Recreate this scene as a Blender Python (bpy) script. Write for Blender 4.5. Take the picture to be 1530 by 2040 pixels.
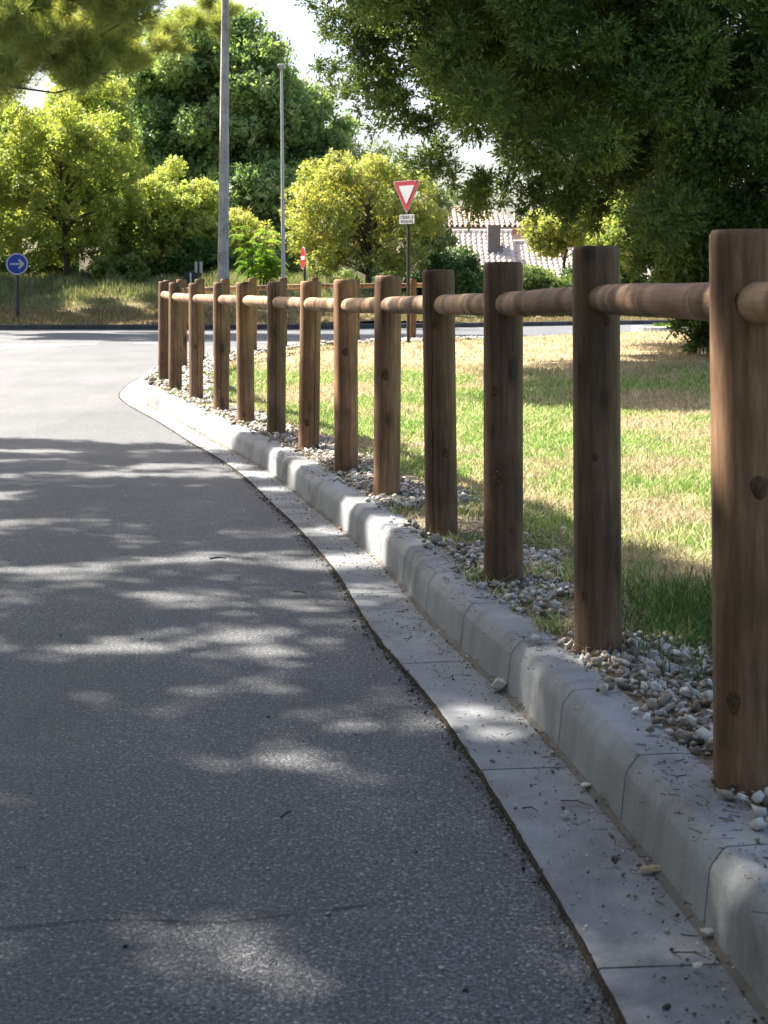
import bpy, bmesh, math, random
import numpy as np
from mathutils import Vector, noise as mnoise
random.seed(7); RNG = np.random.default_rng(7)
C = bpy.context.scene.collection
sc = bpy.context.scene
for o in list(bpy.data.objects): bpy.data.objects.remove(o)

# ------------------------------------------------------------------ camera
CZ = 1.03
F = 3060.0
cd = bpy.data.cameras.new('camera'); cam = bpy.data.objects.new('camera', cd); C.objects.link(cam)
cam.location = (0, 0, CZ); cam.rotation_euler = (math.radians(90), 0, 0)
cd.sensor_fit = 'VERTICAL'; cd.sensor_height = 36; cd.lens = 54; cd.shift_y = -0.2108
cd.clip_start = 0.05; cd.clip_end = 3000
cd.dof.use_dof = True; cd.dof.focus_distance = 6.5; cd.dof.aperture_fstop = 13
sc.camera = cam
sc.render.resolution_x = 768; sc.render.resolution_y = 1024

# ------------------------------------------------------------------ light
SUN_EL = math.radians(50); SUN_AZ = math.radians(-58)      # azimuth from +Y, clockwise positive
w = bpy.data.worlds.new('World'); sc.world = w; w.use_nodes = True
nt = w.node_tree; bg = nt.nodes['Background']
sky = nt.nodes.new('ShaderNodeTexSky'); sky.sky_type = 'NISHITA'; sky.sun_disc = False
sky.sun_elevation = SUN_EL; sky.sun_rotation = SUN_AZ; sky.air_density = 1.0; sky.dust_density = 4.5; sky.ozone_density = 1.0
nt.links.new(sky.outputs[0], bg.inputs[0]); bg.inputs[1].default_value = 0.075
sl = bpy.data.lights.new('sun', 'SUN'); sl.energy = 5.0; sl.angle = math.radians(0.53); sl.color = (1, 0.91, 0.77)
so = bpy.data.objects.new('sun', sl); C.objects.link(so)
SD = Vector((math.sin(SUN_AZ)*math.cos(SUN_EL), math.cos(SUN_AZ)*math.cos(SUN_EL), math.sin(SUN_EL)))
so.rotation_euler = SD.to_track_quat('Z', 'Y').to_euler(); so.location = (0, 0, 50)
sc.view_settings.view_transform = 'Standard'; sc.view_settings.look = 'None'
sc.view_settings.exposure = 2.2; sc.view_settings.gamma = 1
SHX, SHY = -SD.x/SD.z, -SD.y/SD.z      # ground shift of a shadow per metre of height

# ------------------------------------------------------------------ helpers
def at(px, py, Y): return ((px-765)/F*Y, Y, CZ-(py-590)/F*Y)
def sstep(a, b, x):
    t = min(1, max(0, (x-a)/(b-a))); return t*t*(3-2*t)
def zr(Y): return 0.2*sstep(10.5, 27, Y)
def gnd(px, py):
    Y = 10.0
    for _ in range(40): Y = F*(CZ-zr(Y))/(py-590)
    return ((px-765)/F*Y, Y, zr(Y))
def bank(X, Y): return 1.05*sstep(39.5, 48, Y)*(1-sstep(-2.5, 2.5, X)) + 0.12*sstep(38.5, 40, Y)*(1-sstep(-1, 3, X))

def tag(o, label=None, cat=None, group=None, kind=None):
    if label: o['label'] = label
    if cat: o['category'] = cat
    if group: o['group'] = group
    if kind: o['kind'] = kind
    return o
def empty(name, loc=(0,0,0)):
    o = bpy.data.objects.new(name, None); C.objects.link(o); o.location = loc; o.empty_display_size = .2; return o
def npmesh(name, V, Fc, mat, parent=None, smooth=False, tint=None, k=None):
    """V (n,3) array, Fc (m,k) int array"""
    V = np.asarray(V, np.float32); Fc = np.asarray(Fc, np.int32)
    me = bpy.data.meshes.new(name); n, m, k = len(V), len(Fc), Fc.shape[1]
    if parent is not None:
        V = V - np.array(parent.matrix_basis.translation, np.float32)
    me.vertices.add(n); me.vertices.foreach_set('co', V.ravel())
    me.loops.add(m*k); me.loops.foreach_set('vertex_index', Fc.ravel())
    me.polygons.add(m); me.polygons.foreach_set('loop_start', np.arange(0, m*k, k, dtype=np.int32))
    me.polygons.foreach_set('loop_total', np.full(m, k, np.int32))
    if smooth: me.polygons.foreach_set('use_smooth', np.ones(m, bool))
    if tint is not None:
        a = me.attributes.new('tint', 'FLOAT', 'POINT'); a.data.foreach_set('value', np.asarray(tint, np.float32))
    me.update(calc_edges=True); me.materials.append(mat)
    o = bpy.data.objects.new(name, me); C.objects.link(o)
    if parent is not None: o.parent = parent
    return o
class MB:
    def __init__(s): s.v = []; s.f = []
    def add(s, v, f):
        b = len(s.v); s.v += [tuple(p) for p in v]; s.f += [tuple(i+b for i in q) for q in f]
    def box(s, lo, hi):
        x0,y0,z0 = lo; x1,y1,z1 = hi
        s.add([(x0,y0,z0),(x1,y0,z0),(x1,y1,z0),(x0,y1,z0),(x0,y0,z1),(x1,y0,z1),(x1,y1,z1),(x0,y1,z1)],
              [(0,3,2,1),(4,5,6,7),(0,1,5,4),(1,2,6,5),(2,3,7,6),(3,0,4,7)])
    def tube(s, pts, rad, n=8, cap=True):
        pts = [Vector(p) for p in pts]; rings = []
        for i, p in enumerate(pts):
            d = (pts[min(i+1, len(pts)-1)]-pts[max(i-1, 0)]).normalized()
            a = d.cross(Vector((0,0,1)));  a = a if a.length > .05 else d.cross(Vector((1,0,0)))
            a.normalize(); b = d.cross(a).normalized(); r = rad[i] if hasattr(rad, '__len__') else rad
            rings.append([p+(a*math.cos(t)+b*math.sin(t))*r for t in [2*math.pi*j/n for j in range(n)]])
        v = [q for r in rings for q in r]; f = []
        for i in range(len(pts)-1):
            for j in range(n):
                f.append((i*n+j, i*n+(j+1)%n, (i+1)*n+(j+1)%n, (i+1)*n+j))
        if cap: f.append(tuple(range(n))[::-1]); f.append(tuple((len(pts)-1)*n+j for j in range(n)))
        s.add(v, f)
    def build(s, name, mat, parent=None, smooth=False, bevel=0):
        me = bpy.data.meshes.new(name)
        v = s.v
        if parent is not None:
            L = parent.matrix_basis.translation; v = [(a-L.x, b-L.y, c-L.z) for a, b, c in v]
        me.from_pydata(v, [], s.f); bm = bmesh.new(); bm.from_mesh(me)
        bmesh.ops.recalc_face_normals(bm, faces=bm.faces); bm.to_mesh(me); bm.free()
        if smooth:
            for p in me.polygons: p.use_smooth = True
            me.set_sharp_from_angle(angle=math.radians(24))
        me.materials.append(mat); o = bpy.data.objects.new(name, me); C.objects.link(o)
        if parent is not None: o.parent = parent
        if bevel:
            b = o.modifiers.new('bevel', 'BEVEL'); b.width = bevel; b.segments = 2; b.limit_method = 'ANGLE'
        return o

# ------------------------------------------------------------------ materials
class M:
    def __init__(s, name, rough=.8, spec=.3):
        s.m = bpy.data.materials.new(name); s.m.use_nodes = True; s.t = s.m.node_tree
        s.p = s.t.nodes['Principled BSDF']; s.p.inputs['Roughness'].default_value = rough
        s.p.inputs['Specular IOR Level'].default_value = spec
        s.out = s.t.nodes['Material Output']
    def n(s, t, **k):
        nd = s.t.nodes.new('ShaderNode'+t)
        for a, b in k.items(): setattr(nd, a, b)
        return nd
    def put(s, sock, v):
        if v is None: return
        if hasattr(v, 'links'): s.t.links.new(v, sock)
        elif isinstance(v, (tuple, list)) and len(v) == 3 and sock.type == 'RGBA': sock.default_value = (*v, 1)
        else: sock.default_value = v
    def pos(s, kind='pos', scale=(1,1,1)):
        if kind == 'pos': o = s.n('NewGeometry').outputs['Position']
        else: o = s.n('TexCoord').outputs['Object']
        if scale != (1,1,1):
            mp = s.n('Mapping'); s.put(mp.inputs['Vector'], o); mp.inputs['Scale'].default_value = scale; o = mp.outputs[0]
        return o
    def noise(s, v, sc_, det=3, rough=.55, out=0, dist=0):
        nd = s.n('TexNoise'); s.put(nd.inputs['Vector'], v); nd.inputs['Scale'].default_value = sc_
        nd.inputs['Detail'].default_value = det; nd.inputs['Roughness'].default_value = rough; nd.inputs['Distortion'].default_value = dist
        return nd.outputs[out]
    def vor(s, v, sc_, out='Distance', feat='F1', rnd=1):
        nd = s.n('TexVoronoi'); nd.feature = feat; s.put(nd.inputs['Vector'], v); nd.inputs['Scale'].default_value = sc_
        nd.inputs['Randomness'].default_value = rnd
        return nd.outputs[out]
    def ramp(s, v, stops):
        nd = s.n('ValToRGB'); s.put(nd.inputs[0], v); e = nd.color_ramp.elements
        while len(e) < len(stops): e.new(.5)
        for i, (p, c) in enumerate(stops):
            e[i].position = p; e[i].color = (*c, 1) if isinstance(c, tuple) else (c, c, c, 1)
        return nd.outputs[0]
    def mix(s, f, a, b, mode='MIX'):
        nd = s.n('Mix', data_type='RGBA', blend_type=mode); s.put(nd.inputs[0], f); s.put(nd.inputs[6], a); s.put(nd.inputs[7], b)
        return nd.outputs[2]
    def math(s, op, a, b=0, c=0):
        nd = s.n('Math', operation=op); s.put(nd.inputs[0], a); s.put(nd.inputs[1], b); s.put(nd.inputs[2], c); return nd.outputs[0]
    def bump(s, h, st=.5, d=.01, nrm=None):
        nd = s.n('Bump'); s.put(nd.inputs['Height'], h); nd.inputs['Strength'].default_value = st; nd.inputs['Distance'].default_value = d
        if nrm: s.put(nd.inputs['Normal'], nrm)
        return nd.outputs[0]
    def col(s, c): s.put(s.p.inputs['Base Color'], c); return s
    def nrm(s, c): s.put(s.p.inputs['Normal'], c); return s

def plain(name, c, rough=.6, metal=0, spec=.4, var=.12):
    m = M(name, rough, spec); m.p.inputs['Metallic'].default_value = metal
    n = m.noise(m.pos(), 9, 4); dark = tuple(x*(1-var) for x in c); lite = tuple(min(1, x*(1+var)) for x in c)
    m.col(m.ramp(n, [(.3, dark), (.7, lite)])); return m.m
def foliage(name, c1, c2, c3=None, transl=.35, rough=.5):
    m = M(name, rough, .35); a = m.n('Attribute'); a.attribute_name = 'tint'
    st = [(0, c1), (.75, c2)] + ([(1, c3)] if c3 else [])
    col = m.ramp(a.outputs['Fac'], st); m.col(col)
    tr = m.n('BsdfTranslucent'); m.put(tr.inputs[0], m.mix(1, col, (1.0, 1.0, .55), 'MULTIPLY'))
    # leaves let yellower light through
    mx = m.n('MixShader'); mx.inputs[0].default_value = transl
    m.put(mx.inputs[1], m.p.outputs[0]); m.put(mx.inputs[2], tr.outputs[0]); m.put(m.out.inputs[0], mx.outputs[0])
    return m.m

def mat_asphalt():
    m = M('asphalt', .75, .5); p = m.pos()
    cell = m.vor(p, 225, 'Color'); sep = m.n('SeparateColor'); m.put(sep.inputs[0], cell); r = sep.outputs[0]
    grain = m.ramp(r, [(0, (.011,.014,.021)), (.35, (.044,.051,.068)), (.7, (.088,.099,.122)), (.93, (.16,.174,.196)), (1, (.32,.33,.34))])
    fine = m.noise(p, 300, 3, .7)
    c = m.mix(.15, grain, m.ramp(fine, [(.36, (.015,.016,.018)), (.64, (.22,.22,.22))]))
    c = m.mix(1, c, m.ramp(m.noise(p, 115, 3, .75), [(.40, .35), (.50, 1.0), (.62, 1.3)]), 'MULTIPLY')
    big = m.noise(p, .55, 5, .6)
    c = m.mix(1, c, m.ramp(big, [(.3, (.76,.78,.82)), (.5, (1.0,1.0,1.0)), (.7, (1.22,1.19,1.14))]), 'MULTIPLY')
    st = m.noise(m.pos('pos', (1, .25, 1)), 2.3, 4, .6)
    c = m.mix(1, c, m.ramp(st, [(.35, .88), (.6, 1.06)]), 'MULTIPLY')
    m.col(c)
    d = m.vor(p, 225); h = m.math('SUBTRACT', 1, d); h2 = m.math('ADD', h, m.math('MULTIPLY', m.noise(p, 90, 4, .75), 2.2))
    m.nrm(m.bump(h2, .8, .005)); m.put(m.p.inputs['Roughness'], m.math('MULTIPLY_ADD', r, .25, .55))
    return m.m
def mat_concrete(name, base, warm=.0):
    m = M(name, .85, .3); p = m.pos()
    a = tuple(x*.78 for x in base); b = tuple(min(1, x*1.14) for x in base)
    c = m.ramp(m.noise(p, 3.5, 6, .62), [(.3, a), (.7, b)])
    c = m.mix(1, c, m.ramp(m.noise(p, 170, 3, .7), [(.3, .82), (.65, 1.07)]), 'MULTIPLY')
    spots = m.ramp(m.vor(p, 48), [(.0, .35), (.09, .55), (.13, 1)])
    mask = m.ramp(m.noise(p, 6, 2), [(.5, 0), (.62, 1)])
    c = m.mix(mask, c, m.mix(1, c, spots, 'MULTIPLY'))
    stn = m.ramp(m.noise(p, 1.7, 6, .7, dist=.8), [(.38, (.70,.68,.65)), (.5, (1,1,1)), (.66, (1.10,1.10,1.10))]); c = m.mix(1, c, stn, 'MULTIPLY')
    drip = m.noise(m.pos('pos', (7, 7, .8)), 2.2, 4, .6)
    c = m.mix(1, c, m.ramp(drip, [(.32, (.86,.85,.84)), (.55, (1.02,1.02,1.02))]), 'MULTIPLY')
    m.col(c)
    m.nrm(m.bump(m.noise(p, 210, 4, .7), .35, .003)); return m.m
def mat_wood(name, c1, c2, c3, crack=True):
    m = M(name, .72, .3); oi = m.n('ObjectInfo'); rnd = oi.outputs['Random']
    o = m.n('TexCoord').outputs['Object']
    ad = m.n('VectorMath', operation='ADD'); cb = m.n('CombineXYZ')
    for i, k in enumerate((13.7, 7.3, 29.1)): m.put(cb.inputs[i], m.math('MULTIPLY', rnd, k))
    m.put(ad.inputs[0], o); m.put(ad.inputs[1], cb.outputs[0]); v = ad.outputs[0]
    mp = m.n('Mapping'); m.put(mp.inputs[0], v); mp.inputs['Scale'].default_value = (1, 1, .09)
    g = m.noise(mp.outputs[0], 85, 6, .7, dist=.5)
    big = m.noise(v, 3.1, 3, .6)
    c = m.ramp(g, [(.25, c1), (.5, c2), (.75, c3)])
    c = m.mix(1, c, m.ramp(big, [(.3, (.60,.57,.57)), (.7, (1.25,1.22,1.16))]), 'MULTIPLY')
    c = m.mix(1, c, m.ramp(rnd, [(0, (.66,.64,.64)), (.5, (.88,.87,.86)), (1, (1.08,1.03,.97))]), 'MULTIPLY')
    grey = m.ramp(m.math('FRACT', m.math('MULTIPLY', rnd, 23.7)), [(.2, 0), (1, .5)]); c = m.mix(grey, c, m.mix(1, c, (.78,.92,1.02), 'MULTIPLY'))
    if not crack:      # darker, greyer rings round the rail
        bm_ = m.n('Mapping'); m.put(bm_.inputs[0], v); bm_.inputs['Scale'].default_value = (1.5, 1.5, 9)
        bn = m.noise(bm_.outputs[0], 1.0, 3, .6); c = m.mix(1, c, m.ramp(bn, [(.36, (.42,.38,.36)), (.46, (.72,.68,.65)), (.50, (1.1,1.03,.95)), (.62, (.85,.80,.76))]), 'MULTIPLY')
    # growth rings / grain lines pulled along the log, bending round the knots
    kn = m.n('Mapping'); m.put(kn.inputs[0], v); kn.inputs['Scale'].default_value = (1, 1, .5)
    kd = m.vor(kn.outputs[0], 6.5)
    wv = m.n('TexWave', wave_type='BANDS', bands_direction='X'); m.put(wv.inputs['Vector'], mp.outputs[0]); wv.inputs['Scale'].default_value = 9
    wv.inputs['Distortion'].default_value = 7; wv.inputs['Detail'].default_value = 3; wv.inputs['Detail Scale'].default_value = 1.3
    c = m.mix(.4, c, m.mix(1, c, m.ramp(wv.outputs[1], [(0, .55), (.6, 1.1)]), 'MULTIPLY'))
    c = m.mix(m.ramp(kd, [(.0, 1), (.11, .85), (.17, .3), (.30, 0)]), c, (.035, .022, .016))
    # drying crack: a thin wandering line on one side
    sx = m.n('SeparateXYZ'); m.put(sx.inputs[0], o)
    wob = m.math('MULTIPLY', m.math('SUBTRACT', m.noise(m.pos('o', (.2,.2,1.3)), 1.6, 5, .7), .5), .035)
    xo = m.math('SUBTRACT', m.math('ADD', sx.outputs[0], wob), m.math('MULTIPLY', m.math('SUBTRACT', rnd, .5), .08))
    line = m.math('LESS_THAN', m.math('ABSOLUTE', xo), m.math('MULTIPLY', m.noise(v, 4, 2), .0036))
    frnt = m.math('LESS_THAN', sx.outputs[1], 0)
    ln = m.math('MULTIPLY', m.math('MULTIPLY', line, frnt), m.math('MULTIPLY', m.math('GREATER_THAN', m.math('FRACT', m.math('MULTIPLY', rnd, 7.3)), .3), 1.0 if crack else 0.0))
    c = m.mix(ln, c, (.012, .008, .006)); m.col(c)
    h = m.math('SUBTRACT', g, m.math('MULTIPLY', ln, 1.2)); m.nrm(m.bump(h, .4, .004)); return m.m
def lawn_color(m, dark=1):
    p = m.pos('pos', (1, .8, 1))
    n1 = m.noise(p, .75, 3, .55); n2 = m.noise(p, 5.5, 4, .7); f = m.math('ADD', m.math('MULTIPLY', n1, .62), m.math('MULTIPLY', n2, .38))
    # the strip next to the kerb and the far edge of the lawn are dried out
    sp = m.n('SeparateXYZ'); m.put(sp.inputs[0], m.pos())
    far = m.math('MULTIPLY', m.math('SMOOTH_MIN', m.math('MAXIMUM', m.math('MULTIPLY', m.math('SUBTRACT', sp.outputs[1], 16.5), .09), 0), .32, .05), 1.0)
    f = m.math('SUBTRACT', f, far)
    straw = m.ramp(m.noise(m.pos(), 30, 3, .7), [(.3, (.20,.155,.10)), (.5, (.36,.30,.19)), (.7, (.48,.42,.29))])
    green = m.ramp(m.noise(m.pos(), 14, 3, .7), [(.3, (.12,.22,.04)), (.7, (.21,.33,.07))])
    return m.mix(m.ramp(f, [(.43, 0), (.52, 1)]), straw, green)
def mat_lawn():
    m = M('lawn_soil', .95, .1); m.col(lawn_color(m)); m.nrm(m.bump(m.noise(m.pos(), 55, 4, .7), .8, .02)); return m.m
def mat_blades():
    m = M('grass_blades', .6, .25); col = lawn_color(m)
    a = m.n('Attribute'); a.attribute_name = 'tint'
    col = m.mix(m.ramp(a.outputs['Fac'], [(.66, 0), (.72, .85)]), col, (.46, .39, .25))
    col = m.mix(1, col, m.ramp(a.outputs['Fac'], [(0, .75), (.7, 1.25)]), 'MULTIPLY'); m.col(col)
    tr = m.n('BsdfTranslucent'); m.put(tr.inputs[0], col); mx = m.n('MixShader'); mx.inputs[0].default_value = .35
    m.put(mx.inputs[1], m.p.outputs[0]); m.put(mx.inputs[2], tr.outputs[0]); m.put(m.out.inputs[0], mx.outputs[0]); return m.m

ASPH = mat_asphalt()
KERB = mat_concrete('kerb_concrete', (.235, .254, .282)); GUT = mat_concrete('gutter_concrete', (.208, .224, .248))
MORTAR = plain('joint_mortar', (.12, .115, .105), .95)
DKERB = mat_concrete('dark_kerb_concrete', (.085, .085, .09))
WPOST = mat_wood('treated_wood', (.125,.070,.042), (.215,.128,.080), (.31,.198,.128))
WRAIL = mat_wood('rail_wood', (.24,.15,.095), (.36,.245,.165), (.46,.33,.23), False)
LAWN = mat_lawn(); BLADE = mat_blades()
BARK = plain('bark', (.085,.07,.055), .95, var=.35)
LEAF_LIME = foliage('linden_leaf', (.24,.32,.09), (.43,.50,.15), (.56,.53,.22), .52)
LEAF_LIME2 = foliage('autumn_leaf', (.23,.29,.09), (.44,.47,.15), (.62,.51,.22), .52)
LEAF_PLANE = foliage('plane_leaf', (.13,.22,.085), (.29,.41,.17), (.48,.57,.31), .52)
LEAF_HEDGE = foliage('hedge_leaf', (.03,.075,.02), (.075,.15,.035), (.13,.2,.06), .25)
LEAF_SHRUB = foliage('shrub_leaf', (.09,.15,.04), (.2,.28,.08), (.36,.38,.16), .35)
LEAF_SUMAC = foliage('sumac_leaf', (.12,.25,.03), (.26,.43,.05), (.36,.55,.08), .55)
LEAF_PALE = foliage('pale_leaf', (.12,.17,.07), (.22,.28,.12), (.3,.34,.18), .4)
NEED_CYP = foliage('cypress_scale', (.022,.044,.016), (.135,.205,.06), (.44,.50,.19), .38)  # brighter mid and pale stops carry sunlit spray highlights in the colour
NEED_PINE = foliage('pine_needle', (.20,.26,.085), (.36,.40,.13), (.52,.50,.20), .55)
TALLG = foliage('tall_grass', (.13,.17,.08), (.26,.29,.15), (.46,.42,.29), .35)

# ------------------------------------------------------------------ curves
POSTS = [(.80,.70),(.745,1.75),(.661,2.79),(.537,3.85),(.372,4.78),(.218,5.80),(.013,6.815),(-.19,7.75),(-.435,8.87),(-.69,9.84),
         (-.97,10.8),(-1.25,11.8),(-1.589,13.0),(-1.917,14.1),(-2.176,15.2),(-2.275,16.3),(-2.30,17.5),(-2.231,18.6),(-2.03,19.7),
         (-1.78,20.8),(-1.44,21.9),(-1.033,22.9),(-.436,23.8),(.455,24.6),(.98,24.95)]
ZG = [.15,.15,.15,.155,.136,.13,.121,.114,.117,.123,.13,.135,.14,.155,.175,.20,.22,.235,.25,.27,.29,.31,.32,.335,.34]
OFF = [.2]*10+[.2,.2,.21,.23,.26,.30,.34,.40,.46,.5,.5,.45,.38,.32,.32]
OFF[:4] = [.145,.15,.168,.19]
GOUT = [.36,.366,.385,.405,.413,.405,.39,.385,.38,.375]+[o+.175 for o in OFF[10:]]      # outer edge of the gutter
CPTS = [(.92,-3.0,.145,.36),(.86,-.6,.145,.36)] + [(p[0],p[1],o,g) for p, o, g in zip(POSTS, OFF, GOUT)] + [(a_,b_,.3,.48) for a_, b_ in ((1.9,25.7),(3.4,26.9),(5.5,28.2),(9,29.0),(16,29.4),(30,30))]
def catmull(P, step):
    P = [np.array(p, float) for p in P]; P = [2*P[0]-P[1]]+P+[2*P[-1]-P[-2]]; out = []
    for i in range(1, len(P)-2):
        a, b, c, d = P[i-1:i+3]; n = max(2, int(np.linalg.norm((c-b)[:2])/step*4))
        for j in range(n):
            t = j/n; out.append(.5*((2*b)+(-a+c)*t+(2*a-5*b+4*c-d)*t*t+(-a+3*b-3*c+d)*t**3))
    out.append(P[-2]); out = np.array(out)
    L = np.concatenate([[0], np.cumsum(np.linalg.norm(np.diff(out[:, :2], axis=0), axis=1))])
    s = np.arange(0, L[-1], step); R = np.stack([np.interp(s, L, out[:, k]) for k in range(out.shape[1])], 1)
    T = np.gradient(R[:, :2], axis=0); T /= np.linalg.norm(T, axis=1)[:, None]; N = np.stack([-T[:, 1], T[:, 0]], 1)
    return R, N, s
R, N, S = catmull(CPTS, .125)
for _ in range(3): R[1:-1, 2:] = (R[:-2, 2:]+R[1:-1, 2:]*2+R[2:, 2:])/4
def off(i, o): return R[i, 0]+N[i, 0]*o, R[i, 1]+N[i, 1]*o
EDGE = np.array([off(i, R[i, 2]-.10) for i in range(len(R))])      # inside the kerb: edge of the planted ground

def sweep(mb, idx, prof, zf, cap=True, t0=0, t1=0):
    """prof: list of (offset beyond the kerb front, z)."""
    v = []; f = []; n = len(prof)
    for k, i in enumerate(idx):
        tx, ty = N[i, 1], -N[i, 0]; e = t0 if k == 0 else (-t1 if k == len(idx)-1 else 0)
        for o, z in prof:
            x, y = off(i, R[i, 3]+o-.205 if o > .15 else R[i, 2]+o); v.append((x+tx*e, y+ty*e, zf(y)+z))
    for k in range(len(idx)-1):
        for j in range(n-1): f.append((k*n+j, k*n+j+1, (k+1)*n+j+1, (k+1)*n+j))
    mb.add(v, f)
    if cap: mb.add(v[:n], [tuple(range(n))]); mb.add(v[-n:], [tuple(range(n))[::-1]])

# ------------------------------------------------------------------ ground, road
def grid(name, xs, ys, zf, mat, kind='structure', mask=None, smooth=True):
    X, Y = np.meshgrid(xs, ys); Z = np.vectorize(zf)(X, Y); V = np.stack([X.ravel(), Y.ravel(), Z.ravel()], 1)
    nx, ny = len(xs), len(ys); i, j = np.meshgrid(np.arange(nx-1), np.arange(ny-1)); a = (j*nx+i).ravel()
    Fc = np.stack([a, a+1, a+nx+1, a+nx], 1)
    if mask is not None: Fc = Fc[mask(V)[Fc].all(axis=1)]
    o = npmesh(name, V, Fc, mat, smooth=smooth); tag(o, kind=kind); return o
SOIL = plain('soil', (.20,.16,.10), .95, var=.25)
grid('ground', [-600,-60,-20,0,20,60,600], [-60,-10,20,60,200,1500], lambda x, y: -.25, SOIL)
grid('road', np.concatenate([[-60,-30],np.arange(-16,17,1.0),[30,60]]), np.concatenate([[-25,-8],np.arange(-4,31,.5),[34,38,42,50,58]]), lambda x, y: zr(y), ASPH)

def inside(V):       # inside the island, by ray crossing against the closed outline
    poly = np.concatenate([EDGE, [[30, -3.0]]]); x, y = V[:, 0], V[:, 1]; c = np.zeros(len(V), bool)
    x1, y1 = poly[:, 0], poly[:, 1]; x2, y2 = np.roll(x1, -1), np.roll(y1, -1)
    for a, b, d, e in zip(x1, y1, x2, y2):
        if b == e: continue
        m = ((b > y) != (e > y)) & (x < (d-a)*(y-b)/(e-b)+a); c ^= m
    return c
def zi(x, y): return zr(y)+.128+.012*mnoise.noise((x*1.7, y*1.2, 0))+.05*sstep(1.5, 5, x)*sstep(3, 8, y)
grid('lawn', np.arange(-2.9, 14, .1), np.arange(-3, 30, .12), zi, LAWN, mask=inside)
# earth strip just behind the kerb
mb = MB(); idx = list(range(len(R)))
sweep(mb, idx, [(-.06, .05), (-.13, .132), (-.3, .137), (-.5, .134), (-.62, .11)], zr, cap=False)
EARTH = M('dry_earth', .95, .1); EARTH.col(EARTH.ramp(EARTH.noise(EARTH.pos(), 26, 5, .7), [(.3, (.13,.10,.075)), (.5, (.25,.205,.155)), (.7, (.36,.31,.245))]))
EARTH.nrm(EARTH.bump(EARTH.noise(EARTH.pos(), 70, 4, .7), .9, .015))
tag(mb.build('earth_strip', EARTH.m, smooth=True), kind='structure')

# kerb and gutter
mb = MB(); mj = MB(); prof = [(.016,-.06),(.012,.0),(.008,.04),(.004,.08),(.001,.104),(-.002,.112),(-.020,.136),(-.027,.1405),(-.09,.1425),(-.132,.140),(-.135,.134),(-.135,-.06)]
for k in range(0, len(R)-4, 4): sweep(mb, range(k, k+5), prof, zr, t0=.003, t1=.003)
sweep(mj, range(0, len(R)), [(.010,-.06),(.007,.0),(-.003,.102),(-.006,.109),(-.028,.134),(-.129,.135),(-.13,-.06)], zr, cap=False)
kb = mb.build('kerb', KERB, smooth=True); tag(kb, kind='structure')
tag(mj.build('kerb_joint_fill', MORTAR), kind='structure')
mb = MB(); gp = [(.207,-.05),(.203,.004),(.197,.0065),(.04,.006),(.006,.007),(.006,-.05)]
for k in range(3, len(R)-8, 8): sweep(mb, range(k, k+9), gp, zr, t0=.003, t1=.003)
tag(mb.build('gutter', GUT), kind='structure')
# mortar fillet + dark joint between asphalt and gutter
mb = MB(); sweep(mb, range(0, len(R)), [(.024,.0080),(.020,.011),(.012,.014),(.0,.018)], zr, cap=False)
MF = mat_concrete('mortar_fillet', (.12,.115,.11)); tag(mb.build('gutter_fillet', MF, smooth=True), kind='structure')
mb = MB(); rr = random.Random(3)
v = []; f = []
R2, N2, S2 = catmull(CPTS[:20], .03)
for i in range(len(R2)):
    o1 = R2[i, 3]-.0025+.003*mnoise.noise((i*.2, 0, 0)); o2 = R2[i, 3]+.007+.009*mnoise.noise((i*.23, 5, 0))+.012*max(0,mnoise.noise((i*.05, 8, 0)))
    for o, z in ((o1, .0055), ((o1+o2)/2, .0075), (o2, .004)):
        x, y = R2[i, 0]+N2[i, 0]*o, R2[i, 1]+N2[i, 1]*o; v.append((x, y, zr(y)+z+.003*mnoise.noise((x*40, y*40, 0))))
for i in range(len(R2)-1):
    for j in (0, 1): f.append((i*3+j, i*3+j+1, i*3+j+4, i*3+j+3))
mb.add(v, f); JD = M('joint_dirt', .95, .1); JD.col(JD.ramp(JD.noise(JD.pos(), 130, 4, .7), [(.35, (.02,.018,.014)), (.6, (.055,.048,.036)), (.75, (.11,.09,.06))])); JD.nrm(JD.bump(JD.noise(JD.pos(), 200, 3), .9, .01))
tag(mb.build('road_edge_joint', JD.m), kind='structure')

# far side: kerb, verge rising to the trees
FK = [(-60,37.2),(-30,37.5),(-12,38),(-5,38.1),(-2,38.5),(1,40),(4,42.3),(8,45.2),(14,48),(30,52),(60,55)]
RF, NF, SF = catmull(FK, 1.0)
mb = MB(); v = []; f = []; pr = [(0,-.1),(0,.11),(.02,.13),(.16,.13),(.16,-.1)]
for i in range(len(RF)):
    for o, z in pr: v.append((RF[i,0]+NF[i,0]*o, RF[i,1]+NF[i,1]*o, zr(RF[i,1])+z))
for i in range(len(RF)-1):
    for j in range(4): f.append((i*5+j, i*5+j+1, i*5+j+6, i*5+j+5))
mb.add(v, f); tag(mb.build('far_kerb', DKERB), kind='structure')
vs = [.15,.4,.8,1.3,2,2.8,3.6,4.5,5.5,6.5,7.5,8.5,9.5,11,14,20,40,90,250,900]; V = []
for i in range(len(RF)):
    for q in vs:
        x, y = RF[i,0], RF[i,1]+q; V.append((x, y, zr(y)+.125+bank(x, y)+.03*mnoise.noise((x*.8, y*.8, 3))))
V = np.array(V); n = len(vs); i, j = np.meshgrid(np.arange(len(RF)-1), np.arange(n-1)); a = (i*n+j).ravel()
vm = M('verge_dry_grass', .95, .1); vm.col(vm.ramp(vm.noise(vm.pos(), 1.6, 5, .7), [(.35, (.10,.11,.05)), (.5, (.17,.14,.08)), (.65, (.24,.19,.12))])); vm.nrm(vm.bump(vm.noise(vm.pos(), 20, 4, .7), .9, .05))
tag(npmesh('verge', V, np.stack([a, a+n, a+n+1, a+1], 1), vm.m, smooth=True), kind='structure')

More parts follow.
